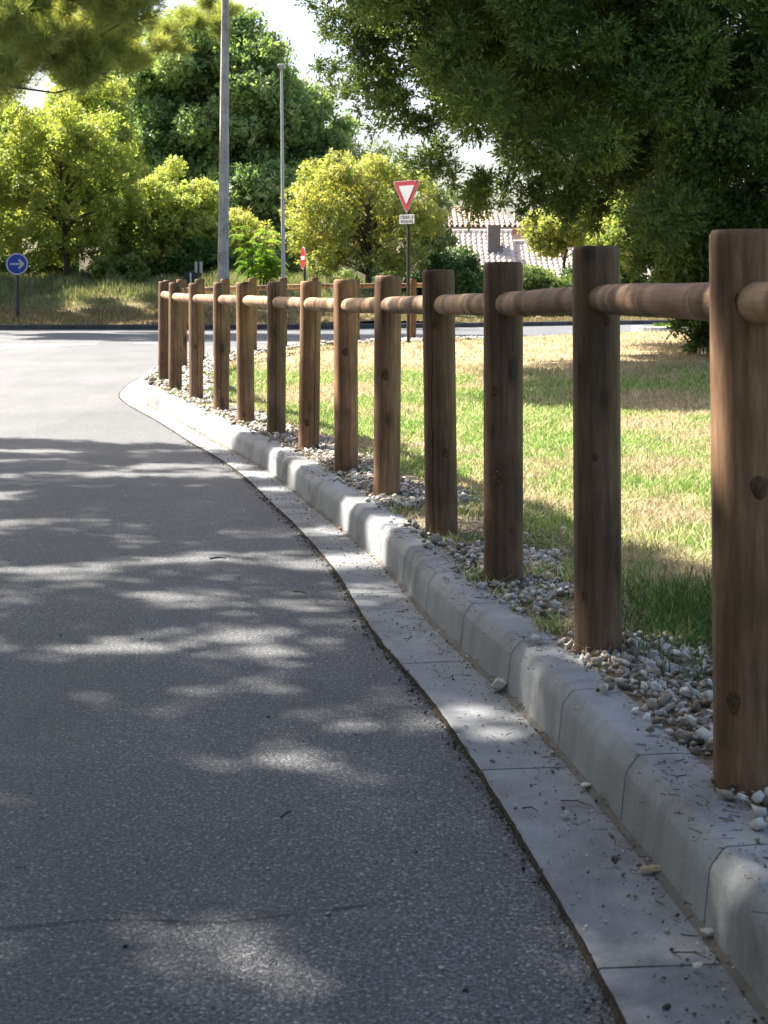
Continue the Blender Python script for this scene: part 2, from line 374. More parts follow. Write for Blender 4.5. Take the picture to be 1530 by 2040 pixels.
# small kerbed traffic island on the right
mb = MB(); cx, cy = 8.6, 35.2; ring = [(cx+2.9*math.copysign(abs(math.cos(t))**.7, math.cos(t)), cy+1.5*math.copysign(abs(math.sin(t))**.8, math.sin(t))) for t in [2*math.pi*k/48 for k in range(48)]]
def loft(mb, ring, lv):
    n = len(ring); cxx = sum(p[0] for p in ring)/n; cyy = sum(p[1] for p in ring)/n; v = []
    for sc_, z in lv: v += [(cxx+(p[0]-cxx)*sc_, cyy+(p[1]-cyy)*sc_, z) for p in ring]
    f = [(a*n+j, a*n+(j+1)%n, (a+1)*n+(j+1)%n, (a+1)*n+j) for a in range(len(lv)-1) for j in range(n)]; mb.add(v, f); return n, len(v)
loft(mb, ring, [(1.0, .1), (1.0, .33), (.985, .345), (.93, .345), (.93, .3)])
tag(mb.build('traffic_island_kerb', KERB, smooth=False), kind='structure')
mb = MB(); n_, _ = loft(mb, ring, [(.935, .33), (.6, .37), (.2, .39)]); mb.f.append(tuple(range(2*n_, 3*n_)))
ig = plain('island_turf', (.14,.25,.05), .95, var=.3); tag(mb.build('traffic_island_turf', ig, smooth=True), kind='structure')

# painted road markings: 4 mm above the asphalt
PAINT = M('road_paint', .7, .3); PAINT.col(PAINT.ramp(PAINT.noise(PAINT.pos(), 60, 4, .8), [(.33, (.50,.49,.48)), (.42, (.86,.86,.84))]))
mb = MB()
def stripe(a, b, wd):
    A, B = Vector(gnd(*a)), Vector(gnd(*b)); n = max(1, int((B-A).length/.5)); d = (B-A).normalized(); s = Vector((-d.y, d.x, 0))*wd/2; v = []; f = []
    for i in range(n+1):
        p = A.lerp(B, i/n)
        for q in (p-s, p+s): v.append((q.x, q.y, zr(q.y)+.004))
    for i in range(n): f.append((2*i, 2*i+1, 2*i+3, 2*i+2))
    mb.add(v, f)
stripe((-300, 690), (150, 687), .35); stripe((-300, 712), (190, 685), .14); stripe((268, 683.5), (345, 683.5), .14); stripe((480, 683), (560, 682.5), .14)
tag(mb.build('road_marking', PAINT.m), kind='structure')
# worn crack across the near asphalt
mb = MB(); v = []; f = []; pts = [gnd(-60, 1860), gnd(180, 1835), gnd(420, 1838), gnd(600, 1822), gnd(760, 1800)]
P_, N_, _s = catmull([(p[0], p[1], 0) for p in pts], .01)
for i in range(len(P_)):
    wob = .006*mnoise.noise((i*.11, 0, 0))+.003*mnoise.noise((i*.5, 2, 0)); wd = max(.0002, .0013*(1+1.2*mnoise.noise((i*.17, 9, 0))))
    for q in (wob-wd, wob+wd): v.append((P_[i,0]+N_[i,0]*q, P_[i,1]+N_[i,1]*q, .002))
for i in range(len(P_)-1): f.append((2*i, 2*i+1, 2*i+3, 2*i+2))
mb.add(v, f); tag(mb.build('asphalt_crack', plain('crack_dark', (.02,.02,.02), 1)), kind='structure')

# ------------------------------------------------------------------ fence
fence = empty('fence', (POSTS[0][0], POSTS[0][1], ZG[0]))
tag(fence, 'brown round timber post and rail fence curving along the kerb around the lawn', 'fence')
def log_mesh(h, r, seed, rot=0):
    rr = random.Random(seed); n = 28; lv = [-.12, 0, .2, .4, .6, .8, h-.03, h-.010, h-.003, h]; rs = [1,1,1,1,1,1,1,.99,.94,.90]
    ph = rr.random()*6; v = []; f = []; k1 = rr.uniform(-.006, .006); k2 = rr.uniform(-.006, .006)
    for z, q in zip(lv, rs):
        for j in range(n):
            t = 2*math.pi*j/n; rad = r*q*(1+.018*math.sin(2*t+ph)+.010*math.sin(3*t+ph*2+z*1.5)+.006*mnoise.noise((math.cos(t)*2, math.sin(t)*2, z*3+seed)))
            v.append((rad*math.cos(t)+k1*z, rad*math.sin(t)+k2*z, z))
    for a in range(len(lv)-1):
        for j in range(n): f.append((a*n+j, a*n+(j+1)%n, (a+1)*n+(j+1)%n, (a+1)*n+j))
    f.append(tuple((len(lv)-1)*n+j for j in range(n))); return v, f
LAB = {2: 'nearest post, dark brown with one big round knot low down'}
for i, (p, z) in enumerate(zip(POSTS, ZG)):
    mb = MB(); mb.add(*log_mesh(1.0 if i < 22 else .97, .0605 if i != 2 else .0625, i*17+3)); o = mb.build('post', WPOST, None, smooth=True); o.parent = fence
    o.location = (p[0]-fence.location.x, p[1]-fence.location.y, z-fence.location.z); o.rotation_euler = (random.uniform(-.011,.011), random.uniform(-.011,.011), 0)
# branch knots standing 2-3 mm proud of the near posts, where the photograph shows them
KN = M('knot_wood', .8, .2); KN.col(KN.ramp(KN.noise(KN.pos(), 90, 3), [(.3, (.05,.029,.018)), (.7, (.13,.075,.046))]))
posts = [o for o in fence.children if o.name.split('.')[0] == 'post']
for i, px, py, wpx_, hpx in ((2,1449,1385,34,52),(2,1500,962,44,50),(2,1460,600,20,40),(3,1152,735,22,30),(3,1205,640,14,22),(3,1180,905,14,26),(3,1160,1180,16,26),(4,990,950,22,34),(4,985,778,20,24),(4,1020,1050,16,22),(5,868,645,20,22),(5,890,900,14,20),(6,765,745,18,26),(7,690,700,16,20),(8,612,840,12,18),(9,550,660,10,16),(10,488,825,12,12),(11,438,770,12,10),(12,392,690,8,12)):
    X, Y = POSTS[i]; a = (px-765)/F*Y-X; z = CZ-(py-590)/F*Y-ZG[i]; R0 = .0605 if i != 2 else .0625
    a = max(-.055, min(.055, a)); th = math.asin(a/R0); rw, rh = wpx_/2/F*Y, hpx/2/F*Y; v = []; f = []; m_ = 5; n = 16
    for k in range(m_+1):
        for j in range(n):
            q = k/m_; t_ = 2*math.pi*j/n; e = 1+.12*math.sin(3*t_+i+k); t2 = th+rw*q*math.cos(t_)*e/R0; rr_ = R0*1.022+.0028*(1-q*q)-.004*(k == m_); v.append((rr_*math.sin(t2), -rr_*math.cos(t2), z+rh*q*math.sin(t_)*e))
    for k in range(m_):
        for j in range(n): f.append((k*n+j, k*n+(j+1)%n, (k+1)*n+(j+1)%n, (k+1)*n+j))
    mb = MB(); mb.add(v, f); o = mb.build('knot', KN.m, smooth=True); o.parent = posts[i]
for i in range(len(POSTS)-1):
    a = Vector((*POSTS[i], ZG[i]+.868)); b = Vector((*POSTS[i+1], ZG[i+1]+.868)); d = b-a; L = d.length
    mb = MB(); rr = random.Random(i); n = 20; v = []; f = []; m_ = 12; ph = rr.random()*6
    for k in range(m_+1):
        z = -L/2+L*k/m_; q = .0375*(1+.02*math.sin(k*1.1+ph))
        for j in range(n): t = 2*math.pi*j/n; v.append((q*math.cos(t), q*math.sin(t), z))
    for k in range(m_):
        for j in range(n): f.append((k*n+j, k*n+(j+1)%n, (k+1)*n+(j+1)%n, (k+1)*n+j))
    mb.add(v, f); o = mb.build('rail', WRAIL, None, smooth=True); o.parent = fence
    o.location = (a+b)/2-fence.location; o.rotation_euler = d.to_track_quat('Z', 'Y').to_euler()

# ------------------------------------------------------------------ foliage machinery
def frames(d, rng):
    d = d/np.linalg.norm(d, axis=1)[:, None]; r = rng.normal(size=d.shape); u = np.cross(d, r); u /= np.linalg.norm(u, axis=1)[:, None]
    return np.stack([u, np.cross(d, u), d], 2)          # columns
def inst(T, TF, pos, d, scl, rng, tint=None):
    n, k = len(pos), len(T); M3 = frames(d, rng); V = np.einsum('nij,kj->nki', M3, T)*np.asarray(scl)[:, None, None]+pos[:, None, :]
    Fc = TF[None]+(np.arange(n)*k)[:, None, None]
    t = rng.random(n) if tint is None else tint
    return V.reshape(-1, 3), Fc.reshape(-1, TF.shape[1]), np.repeat(t, k)
def leafT(specs):
    """specs: (base, dir, length, width) -> folded diamond leaves"""
    V = []; Fc = []
    for b, d, L, wd in specs:
        b = np.array(b, float); d = np.array(d, float); d /= np.linalg.norm(d); s = np.cross(d, [.3,.2,1]); s /= np.linalg.norm(s)+1e-9; u = np.cross(s, d)
        k = len(V); V += [b, b+d*L*.45+s*wd/2+u*wd*.18, b+d*L, b+d*L*.45-s*wd/2+u*wd*.18]; Fc += [(k, k+1, k+2), (k, k+2, k+3)]
    return np.array(V), np.array(Fc)
_r = random.Random(11)
def rdir(up=0): 
    while True:
        v = (_r.uniform(-1,1), _r.uniform(-1,1), _r.uniform(-1,1))
        if .1 < sum(a*a for a in v) < 1: return (v[0], v[1], v[2]+up)
T_BROAD = leafT([((_r.uniform(-.5,.5), _r.uniform(-.5,.5), _r.uniform(-.2,.9)), rdir(.3), _r.uniform(.7,1.1), _r.uniform(.45,.65)) for _ in range(7)])
sp = []
for k in range(6):
    z = k/6*.8; t = k*2.4; q = .62-.5*z; sp.append(((0,0,z), (math.cos(t)*.8, math.sin(t)*.8, .75), .42*(1.15-z)*_r.uniform(.75,1.2), .17+.06*_r.random()))
sp.append(((0,0,.6), (0,.05,1), .5, .17)); T_CYP = leafT(sp)
def needT(n):
    V = []; Fc = []
    for _ in range(n):
        d = np.array(rdir(.75)); d /= np.linalg.norm(d); s = np.cross(d, rdir()); s /= np.linalg.norm(s); k = len(V); b = np.array((0, 0, _r.uniform(-.3, .3)))
        V += [b-s*.022, b+s*.022, b+d*_r.uniform(.7, 1.1)]; Fc.append((k, k+1, k+2))
    return np.array(V), np.array(Fc)
T_PINE = needT(22)
def crown(clumps, per, T, size, rng, out=.9, up=.25, shell=.55, droop=0, tipt=0, cvar=.45):
    """clumps: (n,4) x,y,z,r ; sprigs sit through each clump, thicker towards its skin"""
    Cn = np.asarray(clumps, float); cnt = np.maximum(3, (per*(Cn[:, 3]/Cn[:, 3].mean())**2).astype(int)); idx = np.repeat(np.arange(len(Cn)), cnt); n = len(idx)
    d = rng.normal(size=(n, 3)); d /= np.linalg.norm(d, axis=1)[:, None]; rad = (shell+(1-shell)*rng.random(n))*Cn[idx, 3]*(1+.18*rng.normal(size=n))
    pos = Cn[idx, :3]+d*rad[:, None]*np.array([1, 1, .85])
    dd = d*out+rng.normal(size=(n, 3))*.45+np.array([0, 0, up-droop])
    ct = rng.random(len(Cn))**(1 if cvar < .5 else 1.6)*cvar; tint = np.clip(ct[idx]+rng.random(n)*.6, 0, 1)
    V, Fc, ti = inst(T[0], T[1], pos, dd, size*rng.uniform(.7, 1.3, n), rng, tint)
    if tipt:      # spray tips paler: fresh growth, plus sunlit highlights put into the colour
        tv = np.zeros(len(T[0])); tv[2::4] = tipt; ti = np.clip(ti*(1-tipt)+np.tile(tv, n), 0, 1)
    return V, Fc, ti
def limbs(base, top, r0, ends, rng_, rmin=.02, n_=8, bend=.15):
    mb = MB(); b, t = Vector(base), Vector(top); pts = [b.lerp(t, k/6)+Vector((rng_.uniform(-1,1), rng_.uniform(-1,1), 0))*bend*(k/6)*.4*(k > 0) for k in range(7)]
    mb.tube(pts, [r0*(1.25 if k == 0 else 1-.12*k) for k in range(7)], n_)
    for e in ends:
        e = Vector(e); u = min(.95, max(.25, ((e.z-b.z)/(max(.1, t.z-b.z)))*.75)); k = int(u*6); s = pts[k].lerp(pts[min(6, k+1)], u*6-k)
        m1 = s.lerp(e, .45)+Vector((rng_.uniform(-.1,.1), rng_.uniform(-.1,.1), .12*(e-s).length*.5)); q = r0*.38*(1-.5*u)
        mb.tube([s, m1, e], [q, q*.6, rmin*.5], 6)
    return mb
def ell_clumps(c, rad, n, r, rng, zlow=-1.0, jit=.2):
    out = []
    while len(out) < n:
        p = rng.normal(size=3); p /= np.linalg.norm(p); p *= rng.random()**.38
        if p[2] < zlow: continue
        out.append((c[0]+p[0]*rad[0], c[1]+p[1]*rad[1], c[2]+p[2]*rad[2], r*rng.uniform(.6, 1.35)))
    return np.array(out)
def tree(name, label, cat, base, c, rad, n, r, per, size, leafm, seed, group=None, trunk=.1, T=T_BROAD, extra=None, zlow=-.8, nl=16, top=None, open_=0):
    rng = np.random.default_rng(seed); cl = ell_clumps(c, rad, n, r, rng, zlow)
    if open_: cl = cl[~((np.abs(cl[:, 0]-base[0]) < open_*(1+.6*(cl[:, 2]-c[2])/rad[2])) & (cl[:, 1] < base[1]+.1) & (cl[:, 2] < c[2]+rad[2]*.35))]
    if extra is not None: cl = np.concatenate([cl, np.array(extra, float)])
    t = empty(name, base); tag(t, label, cat, group)
    V, Fc, ti = crown(cl, per, T, size, rng); npmesh('crown', V, Fc, leafm, t, tint=ti)
    rr = random.Random(seed); ends = [tuple(cl[k, :3]) for k in rng.choice(len(cl), min(nl, len(cl)), replace=False)]
    limbs(base, top or (c[0], c[1], c[2]+rad[2]*.55), trunk, ends, rr).build('trunk', BARK, t, smooth=True); return t

# --- trees beyond the road
G1 = 'trees on the far bank'
b = at(135, 562, 48); tree('linden_tree', 'yellow green linden with dark forked trunk in the tall grass behind the blue sign', 'tree', (b[0], b[1], 1.25), at(118, 375, 48), (2.5, 1.8, 2.9), 190, .32, 42, .12, LEAF_LIME, 21, G1, .10, nl=90, open_=.3, top=at(118, 260, 48))
b = at(310, 560, 50); tree('linden_tree', 'rounded yellow green tree between the linden with the forked trunk and the concrete lamp post', 'tree', (b[0], b[1], 1.4), at(310, 440, 50), (2.1, 1.6, 1.9), 110, .36, 75, .13, LEAF_LIME, 22, G1, .1)
b = at(430, 560, 51); tree('hazel_tree', 'low dark leafy tree with golden top behind the concrete lamp post', 'tree', (b[0], b[1], 1.4), at(430, 485, 51), (1.7, 1.4, 1.35), 40, .45, 150, .125, LEAF_LIME2, 23, G1, .08)
b = at(20, 560, 56); tree('poplar_tree', 'loose pale yellow tree at the left edge behind the linden with the forked trunk', 'tree', (b[0], b[1], 1.4), at(10, 350, 56), (2.6, 1.8, 4.0), 90, .55, 110, .14, LEAF_LIME, 24, G1, .12)
b = at(733, 640, 47); tree('linden_tree', 'spreading yellow green linden with short dark trunk beyond the give way sign', 'tree', (b[0], b[1], .42), at(718, 435, 47), (2.35, 1.8, 2.05), 150, .30, 40, .115, LEAF_LIME2, 25, G1, .12, open_=.3, zlow=-.75, nl=90, top=at(735, 360, 47))
G2 = 'tall trees at the back'
tree('plane_tree', 'tallest dark green broadleaf tree rising behind the concrete lamp post', 'tree', at(430, 600, 68), at(415, 250, 68), (4.3, 3, 5.0), 200, .72, 110, .22, LEAF_PLANE, 31, G2, .3)
tree('plane_tree', 'dark green broadleaf tree behind the thin grey lamp post', 'tree', at(590, 600, 70), at(585, 310, 70), (2.6, 2.4, 3.7), 110, .65, 110, .22, LEAF_PLANE, 32, G2, .25)
tree('plane_tree', 'dark green broadleaf tree half hidden by the pine branches at top left', 'tree', at(240, 600, 72), at(225, 290, 72), (3.2, 2.5, 4.3), 120, .72, 110, .22, LEAF_PLANE, 33, G2, .25)
tree('poplar_tree', 'pale yellow green treetop showing between the pine branches and the linden', 'tree', at(150, 600, 60), at(165, 300, 60), (2.2, 1.6, 3.0), 80, .5, 90, .14, LEAF_LIME, 39, G2, .12)
tree('plane_tree', 'lower dark tree filling the gap behind the lime green sumac', 'tree', at(500, 620, 64), at(500, 450, 64), (2.6, 1.8, 2.4), 60, .7, 170, .18, LEAF_PLANE, 34, G2, .2)
tree('willow_tree', 'thin pale airy tree against the sky above the give way sign', 'tree', at(760, 600, 66), at(745, 385, 66), (2.1, 1.6, 2.4), 30, .55, 75, .13, LEAF_PALE, 35, G2, .1)
tree('birch_tree', 'small pale grey green tree just right of the give way sign triangle', 'tree', at(858, 620, 62), at(852, 430, 62), (1.05, .9, 1.9), 24, .45, 90, .12, LEAF_PALE, 36, G2, .08)
tree('maple_tree', 'golden green tree in front of the right end of the tiled roof', 'tree', at(1110, 640, 56), at(1135, 452, 56), (1.6, 1.3, .85), 48, .4, 170, .12, LEAF_LIME2, 37, G2, .1, zlow=-.9)
tree('ash_tree', 'olive green tree seen under the drooping cypress beside its lit flank', 'tree', at(1215, 640, 54), at(1220, 480, 54), (1.2, 1.2, 1.7), 40, .42, 160, .12, LEAF_LIME, 38, G2, .1)
G3 = 'bushes along the far side of the road'
def bush(name, label, px, py, Y, rx, rz, leafm, seed, size=.09, per=130, n=30, r=.3, ry=.8):
    c = at(px, py, Y); gz = zr(Y)+.12+bank(c[0], Y)
    return tree(name, label, 'bush', (c[0], Y, gz), c, (rx, ry, rz), n, r, per, size, leafm, seed, G3, .05, zlow=-.95, nl=8)
bush('laurel_bush', 'dark green glossy bush below the tiled roof, right of the give way post', 900, 565, 48, 1.0, .95, LEAF_HEDGE, 41, n=46)
bush('laurel_bush', 'dark bush right behind the short trunk of the spreading linden', 800, 590, 50, 1.1, .8, LEAF_HEDGE, 42, n=40)
bush('oleander_bush', 'grey green bush below the tiled roof between two fence posts', 1065, 585, 49, 1.35, .72, LEAF_SHRUB, 43, n=60)
bush('laurel_bush', 'low dark bush under the left end of the tiled roof', 985, 590, 51, 1.2, .9, LEAF_HEDGE, 44, n=44)
bush('hazel_bush', 'light green bush at the foot of the spreading linden, behind the no entry sign', 660, 580, 50, 1.0, .75, LEAF_SHRUB, 45, n=34)
bush('laurel_bush', 'dark bush between the thin lamp post and the no entry sign', 585, 590, 51, 1.1, .7, LEAF_HEDGE, 46, n=36)
bush('bramble_bush', 'small light green bramble bush in the tall grass left of the double white sign', 235, 545, 47, .95, .42, LEAF_SHRUB, 47, n=26, r=.22)
bush('laurel_bush', 'dark green bush behind the second nearest fence post', 1180, 585, 50, 1.0, .9, LEAF_HEDGE, 48, n=36)
bush('laurel_bush', 'dark green bush behind the small round black sign back', 400, 545, 49, 1.5, .8, LEAF_HEDGE, 49, n=46, r=.35)
bush('hazel_bush', 'shaded green bush at the foot of the forked linden', 60, 545, 50, 1.8, .7, LEAF_HEDGE, 50, n=46, r=.35)
bush('laurel_bush', 'wide dark bush beyond the traffic island', 1330, 600, 54, 2.6, 1.0, LEAF_HEDGE, 51, n=60, r=.4)

# sumac: pinnate drooping fronds
b = at(512, 600, 45); base = (b[0], b[1], zr(45)+.125+bank(b[0], 45)); t = empty('sumac_shrub', base)
tag(t, 'bright lime green sumac shrub with feathery fronds between the two lamp posts', 'shrub', None)
rng = np.random.default_rng(5); rr = random.Random(5); V = []; Fc = []; mbs = MB(); tin = []
for s_ in range(8):
    tip = Vector(at(rr.uniform(480, 552), rr.uniform(440, 530), 45+rr.uniform(-.5,.5))); b0 = Vector(base)+Vector(((tip.x-base[0])*.7+rr.uniform(-.15,.15), tip.y-base[1], 0)); mbs.tube([b0, b0.lerp(tip, .5)+Vector((rr.uniform(-.1,.1), 0, .1)), tip], [.03, .02, .008], 6)
    for q in range(22):
        st = b0.lerp(tip, rr.uniform(.35, 1)); az = rr.uniform(0, 6.28); L = rr.uniform(.3, .75); d = Vector((math.cos(az), math.sin(az), 0)); tn = rr.random()
        rise = rr.uniform(.25, .8)
        for k in range(13):
            u = (k+1)/13; p = st+d*(L*u)+Vector((0, 0, L*(rise*u-.95*u*u))); sd = Vector((-d.y, d.x, 0))
            for sg in (-1, 1):
                l = .15*(1.15-u*.75); e = p+(sd*sg*.9+d*.45-Vector((0,0,.35))).normalized()*l; k0 = len(V); w2 = d*.027
                V += [p, (p+e)/2+w2, e, (p+e)/2-w2]; Fc += [(k0, k0+1, k0+2), (k0, k0+2, k0+3)]; tin += [tn*.6+rr.random()*.4]*4
npmesh('foliage', np.array([tuple(v) for v in V]), np.array(Fc), LEAF_SUMAC, t, tint=tin); mbs.build('stem', BARK, t, smooth=True)

# --- pine whose branches reach in at top left
def poly_in(px, py, poly):
    c = False; j = len(poly)-1
    for i in range(len(poly)):
        if (poly[i][1] > py) != (poly[j][1] > py) and px < (poly[j][0]-poly[i][0])*(py-poly[i][1])/(poly[j][1]-poly[i][1])+poly[i][0]: c = not c
        j = i
    return c
def fill(poly, n, Y0, Y1, r, rng):
    xs = [p[0] for p in poly]; ys = [p[1] for p in poly]; out = []
    while len(out) < n:
        x, y = rng.uniform(min(xs), max(xs)), rng.uniform(min(ys), max(ys))
        if poly_in(x, y, poly): out.append((*at(x, y, rng.uniform(Y0, Y1)), r*rng.uniform(.65, 1.3)))
    return out
rng = np.random.default_rng(61)
cl = fill([(-330,-330),(370,-330),(360,-60),(330,-15),(285,20),(275,90),(235,140),(190,170),(110,160),(60,175),(-40,180),(-330,170)], 230, 32.5, 37.5, .40, rng)
cl += [(*at(x, y, 42.5+rng.uniform(-.8,.8)), .29) for x, y in ((300,45),(335,60),(370,30),(395,45),(425,25),(440,60),(350,95),(320,90),(455,20),(410,5))]
k = 0
while k < 150:
    x, y, h = rng.uniform(-13, -.5), rng.uniform(37, 43), rng.uniform(7.5, 9.5); q = (x-SHX*h, y-SHY*h, h); px, py = 765+q[0]/q[1]*F, 590-(h-CZ)/q[1]*F
    if (py < -40 and abs(px-445) > 60) or (px < 270 and py < 120): cl.append((*q, .5)); k += 1
t = empty('pine_tree', (-14.5, 37, .4)); tag(t, 'pine with soft yellow green needle branches hanging into the top left corner', 'tree')
V, Fc, ti = crown(cl, 120, T_PINE, .30, rng, shell=.25, up=.7); npmesh('crown', V, Fc, NEED_PINE, t, tint=ti)
mb = limbs((-14.5, 37, .3), (-12.8, 36.5, 10), .32, [], random.Random(4))
for a_ in ([(-300,-60),(60,60),(200,70),(325,0)], [(-300,90),(0,170),(110,185),(190,165)], [(-300,0),(0,50),(160,75),(280,20)], [(-200,-30),(200,30),(330,50),(440,62)]):
    m2 = MB(); m2.tube([at(x, y, 42.5 if a_[-1][0] > 400 else 35) for x, y in a_], [.07, .035, .022, .01], 6); m2.build('branch', BARK, t, smooth=True)
mb.build('trunk', BARK, t, smooth=True)

# --- the big cypress on the right
rng = np.random.default_rng(71); CY = 19.3
main = [(720,-420),(640,-200),(690,-60),(720,0),(770,50),(785,95),(800,150),(840,195),(860,235),(915,270),(980,300),(1040,335),(1090,375),(1150,390),(1230,390),(1310,430),(1640,520),(1640,-420)]
cl = fill(main, 400, 17.2, 22.0, .29, rng)
col_ = [(1330,400),(1640,400),(1640,715),(1460,690),(1420,650),(1380,590),(1335,530),(1320,470)]
cl += fill(col_, 130, 18.2, 21.4, .27, rng)
# branch tips that stand out against the sky: root -> tip, radius shrinking outward
tips = [((760,60),(618,10),.15),((750,80),(640,58),.13),((740,120),(690,85),.13),((780,150),(628,132),.15),((790,190),(655,172),.15),((800,205),(725,215),.13),
        ((850,240),(752,248),.14),((860,300),(790,322),.13),((880,330),(825,335),.12),((960,360),(935,435),.15),((950,380),(965,425),.13),((900,340),(905,385),.08),
        ((1060,380),(1050,432),.12),((1130,400),(1125,452),.14),((1190,400),(1178,462),.15),((1010,370),(1000,405),.09),((690,-60),(600,-30),.14),((720,-30),(640,-10),.13),
        ((1290,440),(1262,470),.15),((1290,500),(1266,540),.14),((1330,560),(1290,590),.14),((1370,620),(1345,650),.14),((1400,660),(1375,688),.13),((1300,420),(1285,400),.14)]
lm = []; tc = []
for a_, b_, q in tips:
    n = max(3, int(math.hypot(a_[0]-b_[0], a_[1]-b_[1])/22)); Y = rng.uniform(18.2, 20)
    lm.append((a_, b_, Y))
    for k in range(n+1):
        u = k/n; tc.append((*at(a_[0]+(b_[0]-a_[0])*u+rng.normal()*5, a_[1]+(b_[1]-a_[1])*u+rng.normal()*5, Y+rng.normal()*.15), q*(1.25-.65*u)))
up = [(rng.uniform(.8, 8), rng.uniform(17.5, 23.5), rng.uniform(6.2, 10.5), rng.uniform(.5, .8)) for _ in range(130)]
up = [u_ for u_ in up if (u_[0]-5.2)**2/16+(u_[2]-6)**2/18 < 1.15]
SH2 = [(1.4,12.6),(1.6,16.6),(4.5,17.6),(6.5,15),(5.5,11.6),(3,11.4)]; k = 0
while k < 140:
    x, y = rng.uniform(1.3, 6.5), rng.uniform(11.4, 17.6)
    if poly_in(x, y, SH2): h = rng.uniform(6.6, 8.6); up.append((x-SHX*h, y-SHY*h, h, rng.uniform(.3, .5))); k += 1
t = empty('cypress_tree', (5.6, 20.2, .3)); tag(t, 'huge dark green cypress drooping over the lawn and filling the upper right', 'tree')
V, Fc, ti = crown(cl, 210, T_CYP, .16, rng, out=1.3, up=.15, shell=.6, tipt=.4, cvar=.75)  # wide clump contrast puts sunlit and dark clumps into the tint
V3, F3, t3 = crown(tc, 55, T_CYP, .13, rng, out=.9, up=.15, shell=.15, tipt=.4)
bk = fill([(860,-420),(860,100),(940,200),(1100,290),(1330,360),(1420,480),(1440,640),(1640,640),(1640,-420)], 190, 22.4, 24.2, .55, rng)
V4, F4, t4 = crown(bk, 170, T_CYP, .2, rng, out=.9, up=.3, shell=.2, tipt=.35)
V, Fc, ti = np.concatenate([V, V3, V4]), np.concatenate([Fc, F3+len(V), F4+len(V)+len(V3)]), np.concatenate([ti, t3, t4])
V2, F2, t2 = crown(up, 260, T_CYP, .3, rng, out=.8, up=.25, shell=.3)
npmesh('crown', np.concatenate([V, V2]), np.concatenate([Fc, F2+len(V)]), NEED_CYP, t, tint=np.concatenate([ti, t2]))
mb = limbs((5.6, 20.2, .2), (5.2, 20.2, 10), .3, [], random.Random(9), n_=12)
for a_, b_, Y in lm: m2 = MB(); m2.tube([at(*a_, Y), at((a_[0]+b_[0])/2, (a_[1]+b_[1])/2+4, Y), at(*b_, Y)], [.012, .008, .003], 5); m2.build('branch', BARK, t, smooth=True)
mb.build('trunk', BARK, t, smooth=True)

# --- the pine beside the road on the left whose crown shades the near road (its trunk stands left of the frame)
SHP = [(-13,12.2),(-6,11.4),(-2.8,11.1),(-1.6,10.6),(-.95,10.25),(-.35,9.95),(.1,9.3),(.25,7.8),(.7,6.2),(1.05,5.0),(2.5,4.3),(4.2,3),(4.2,-6),(-13,-6)]
rng = np.random.default_rng(81); cl = []
T_SH = leafT([((_r.uniform(-.6,.6), _r.uniform(-.6,.6), _r.uniform(-.3,.9)), rdir(.2), _r.uniform(.8,1.2), _r.uniform(.5,.7)) for _ in range(4)])
while len(cl) < 16000:
    x, y = rng.uniform(-13, 4.2), rng.uniform(-6, 12.2)
    if not poly_in(x, y, SHP): continue
    if mnoise.noise((x*1.15, y*4.2, 7.7)) < -.50+.36*sstep(3.4, 6, y) and rng.random() < .97: continue
    h = rng.uniform(6.2, 9.2); cl.append((x-SHX*h, y-SHY*h, h, rng.uniform(.06, .15)))
t = empty('pine_tree', (-9.5, 7.5, 0)); tag(t, 'broad pine left of the picture whose crown shades the near road', 'tree')
V, Fc, ti = crown(cl, 9, T_SH, .105, rng, shell=.1, up=.4); npmesh('crown', V, Fc, NEED_PINE, t, tint=ti)
limbs((-9.5, 7.5, -.1), (-7.5, 7.5, 8.5), .35, [tuple(c[:3]) for c in cl[:60]], random.Random(6), n_=12).build('trunk', BARK, t, smooth=True)

# unseen trees added left and behind to block low sky and shade the bank
GN = 'unseen trees added to block light'
for k, (x, y, lab) in enumerate([(-15, 2, 'unseen tree added left of the picture beside the broad pine to block low sky'), (-15, -7, 'unseen tree added behind the viewer on the left to block low sky'), (-6, -14, 'unseen tree added directly behind the viewer to block low sky'), (4, -13, 'unseen tree added behind the viewer on the right to block low sky'), (-17, 12, 'unseen tree added on the left beyond the broad pine to block low sky'), (-17, 47, 'unseen tree added left of the picture to shade the far bank')]):
    tree('unseen_shade_tree', lab, 'tree', (x, y, -.2), (x, y, 4.6), (3.6, 3.6, 4.4), 90, 1.0, 130, .26, LEAF_PLANE, 100+k, GN, .25, T=T_SH, zlow=-.95, nl=6)

# ------------------------------------------------------------------ grass, gravel, litter (stuff)
def blades(name, X, Y, Z, h, wd, mat, rng, lean=.5):
    n = len(X); az = rng.random(n)*6.283; la = rng.random(n)*6.283; l = lean*rng.random(n)*h
    b = np.stack([X, Y, Z], 1); s = np.stack([np.cos(az), np.sin(az), np.zeros(n)], 1)*(wd/2)[:, None]
    m_ = b+np.stack([np.cos(la)*l*.35, np.sin(la)*l*.35, h*.55], 1); tp = b+np.stack([np.cos(la)*l, np.sin(la)*l, h], 1)
    V = np.stack([b-s, b+s, m_+s*.8, m_-s*.8, tp], 1).reshape(-1, 3); k = np.arange(n)*5
    Fc = np.concatenate([np.stack([k, k+1, k+2], 1), np.stack([k, k+2, k+3], 1), np.stack([k+3, k+2, k+4], 1)])
    return npmesh(name, V, Fc, mat, tint=np.repeat(rng.random(n), 5))
rng = np.random.default_rng(91)
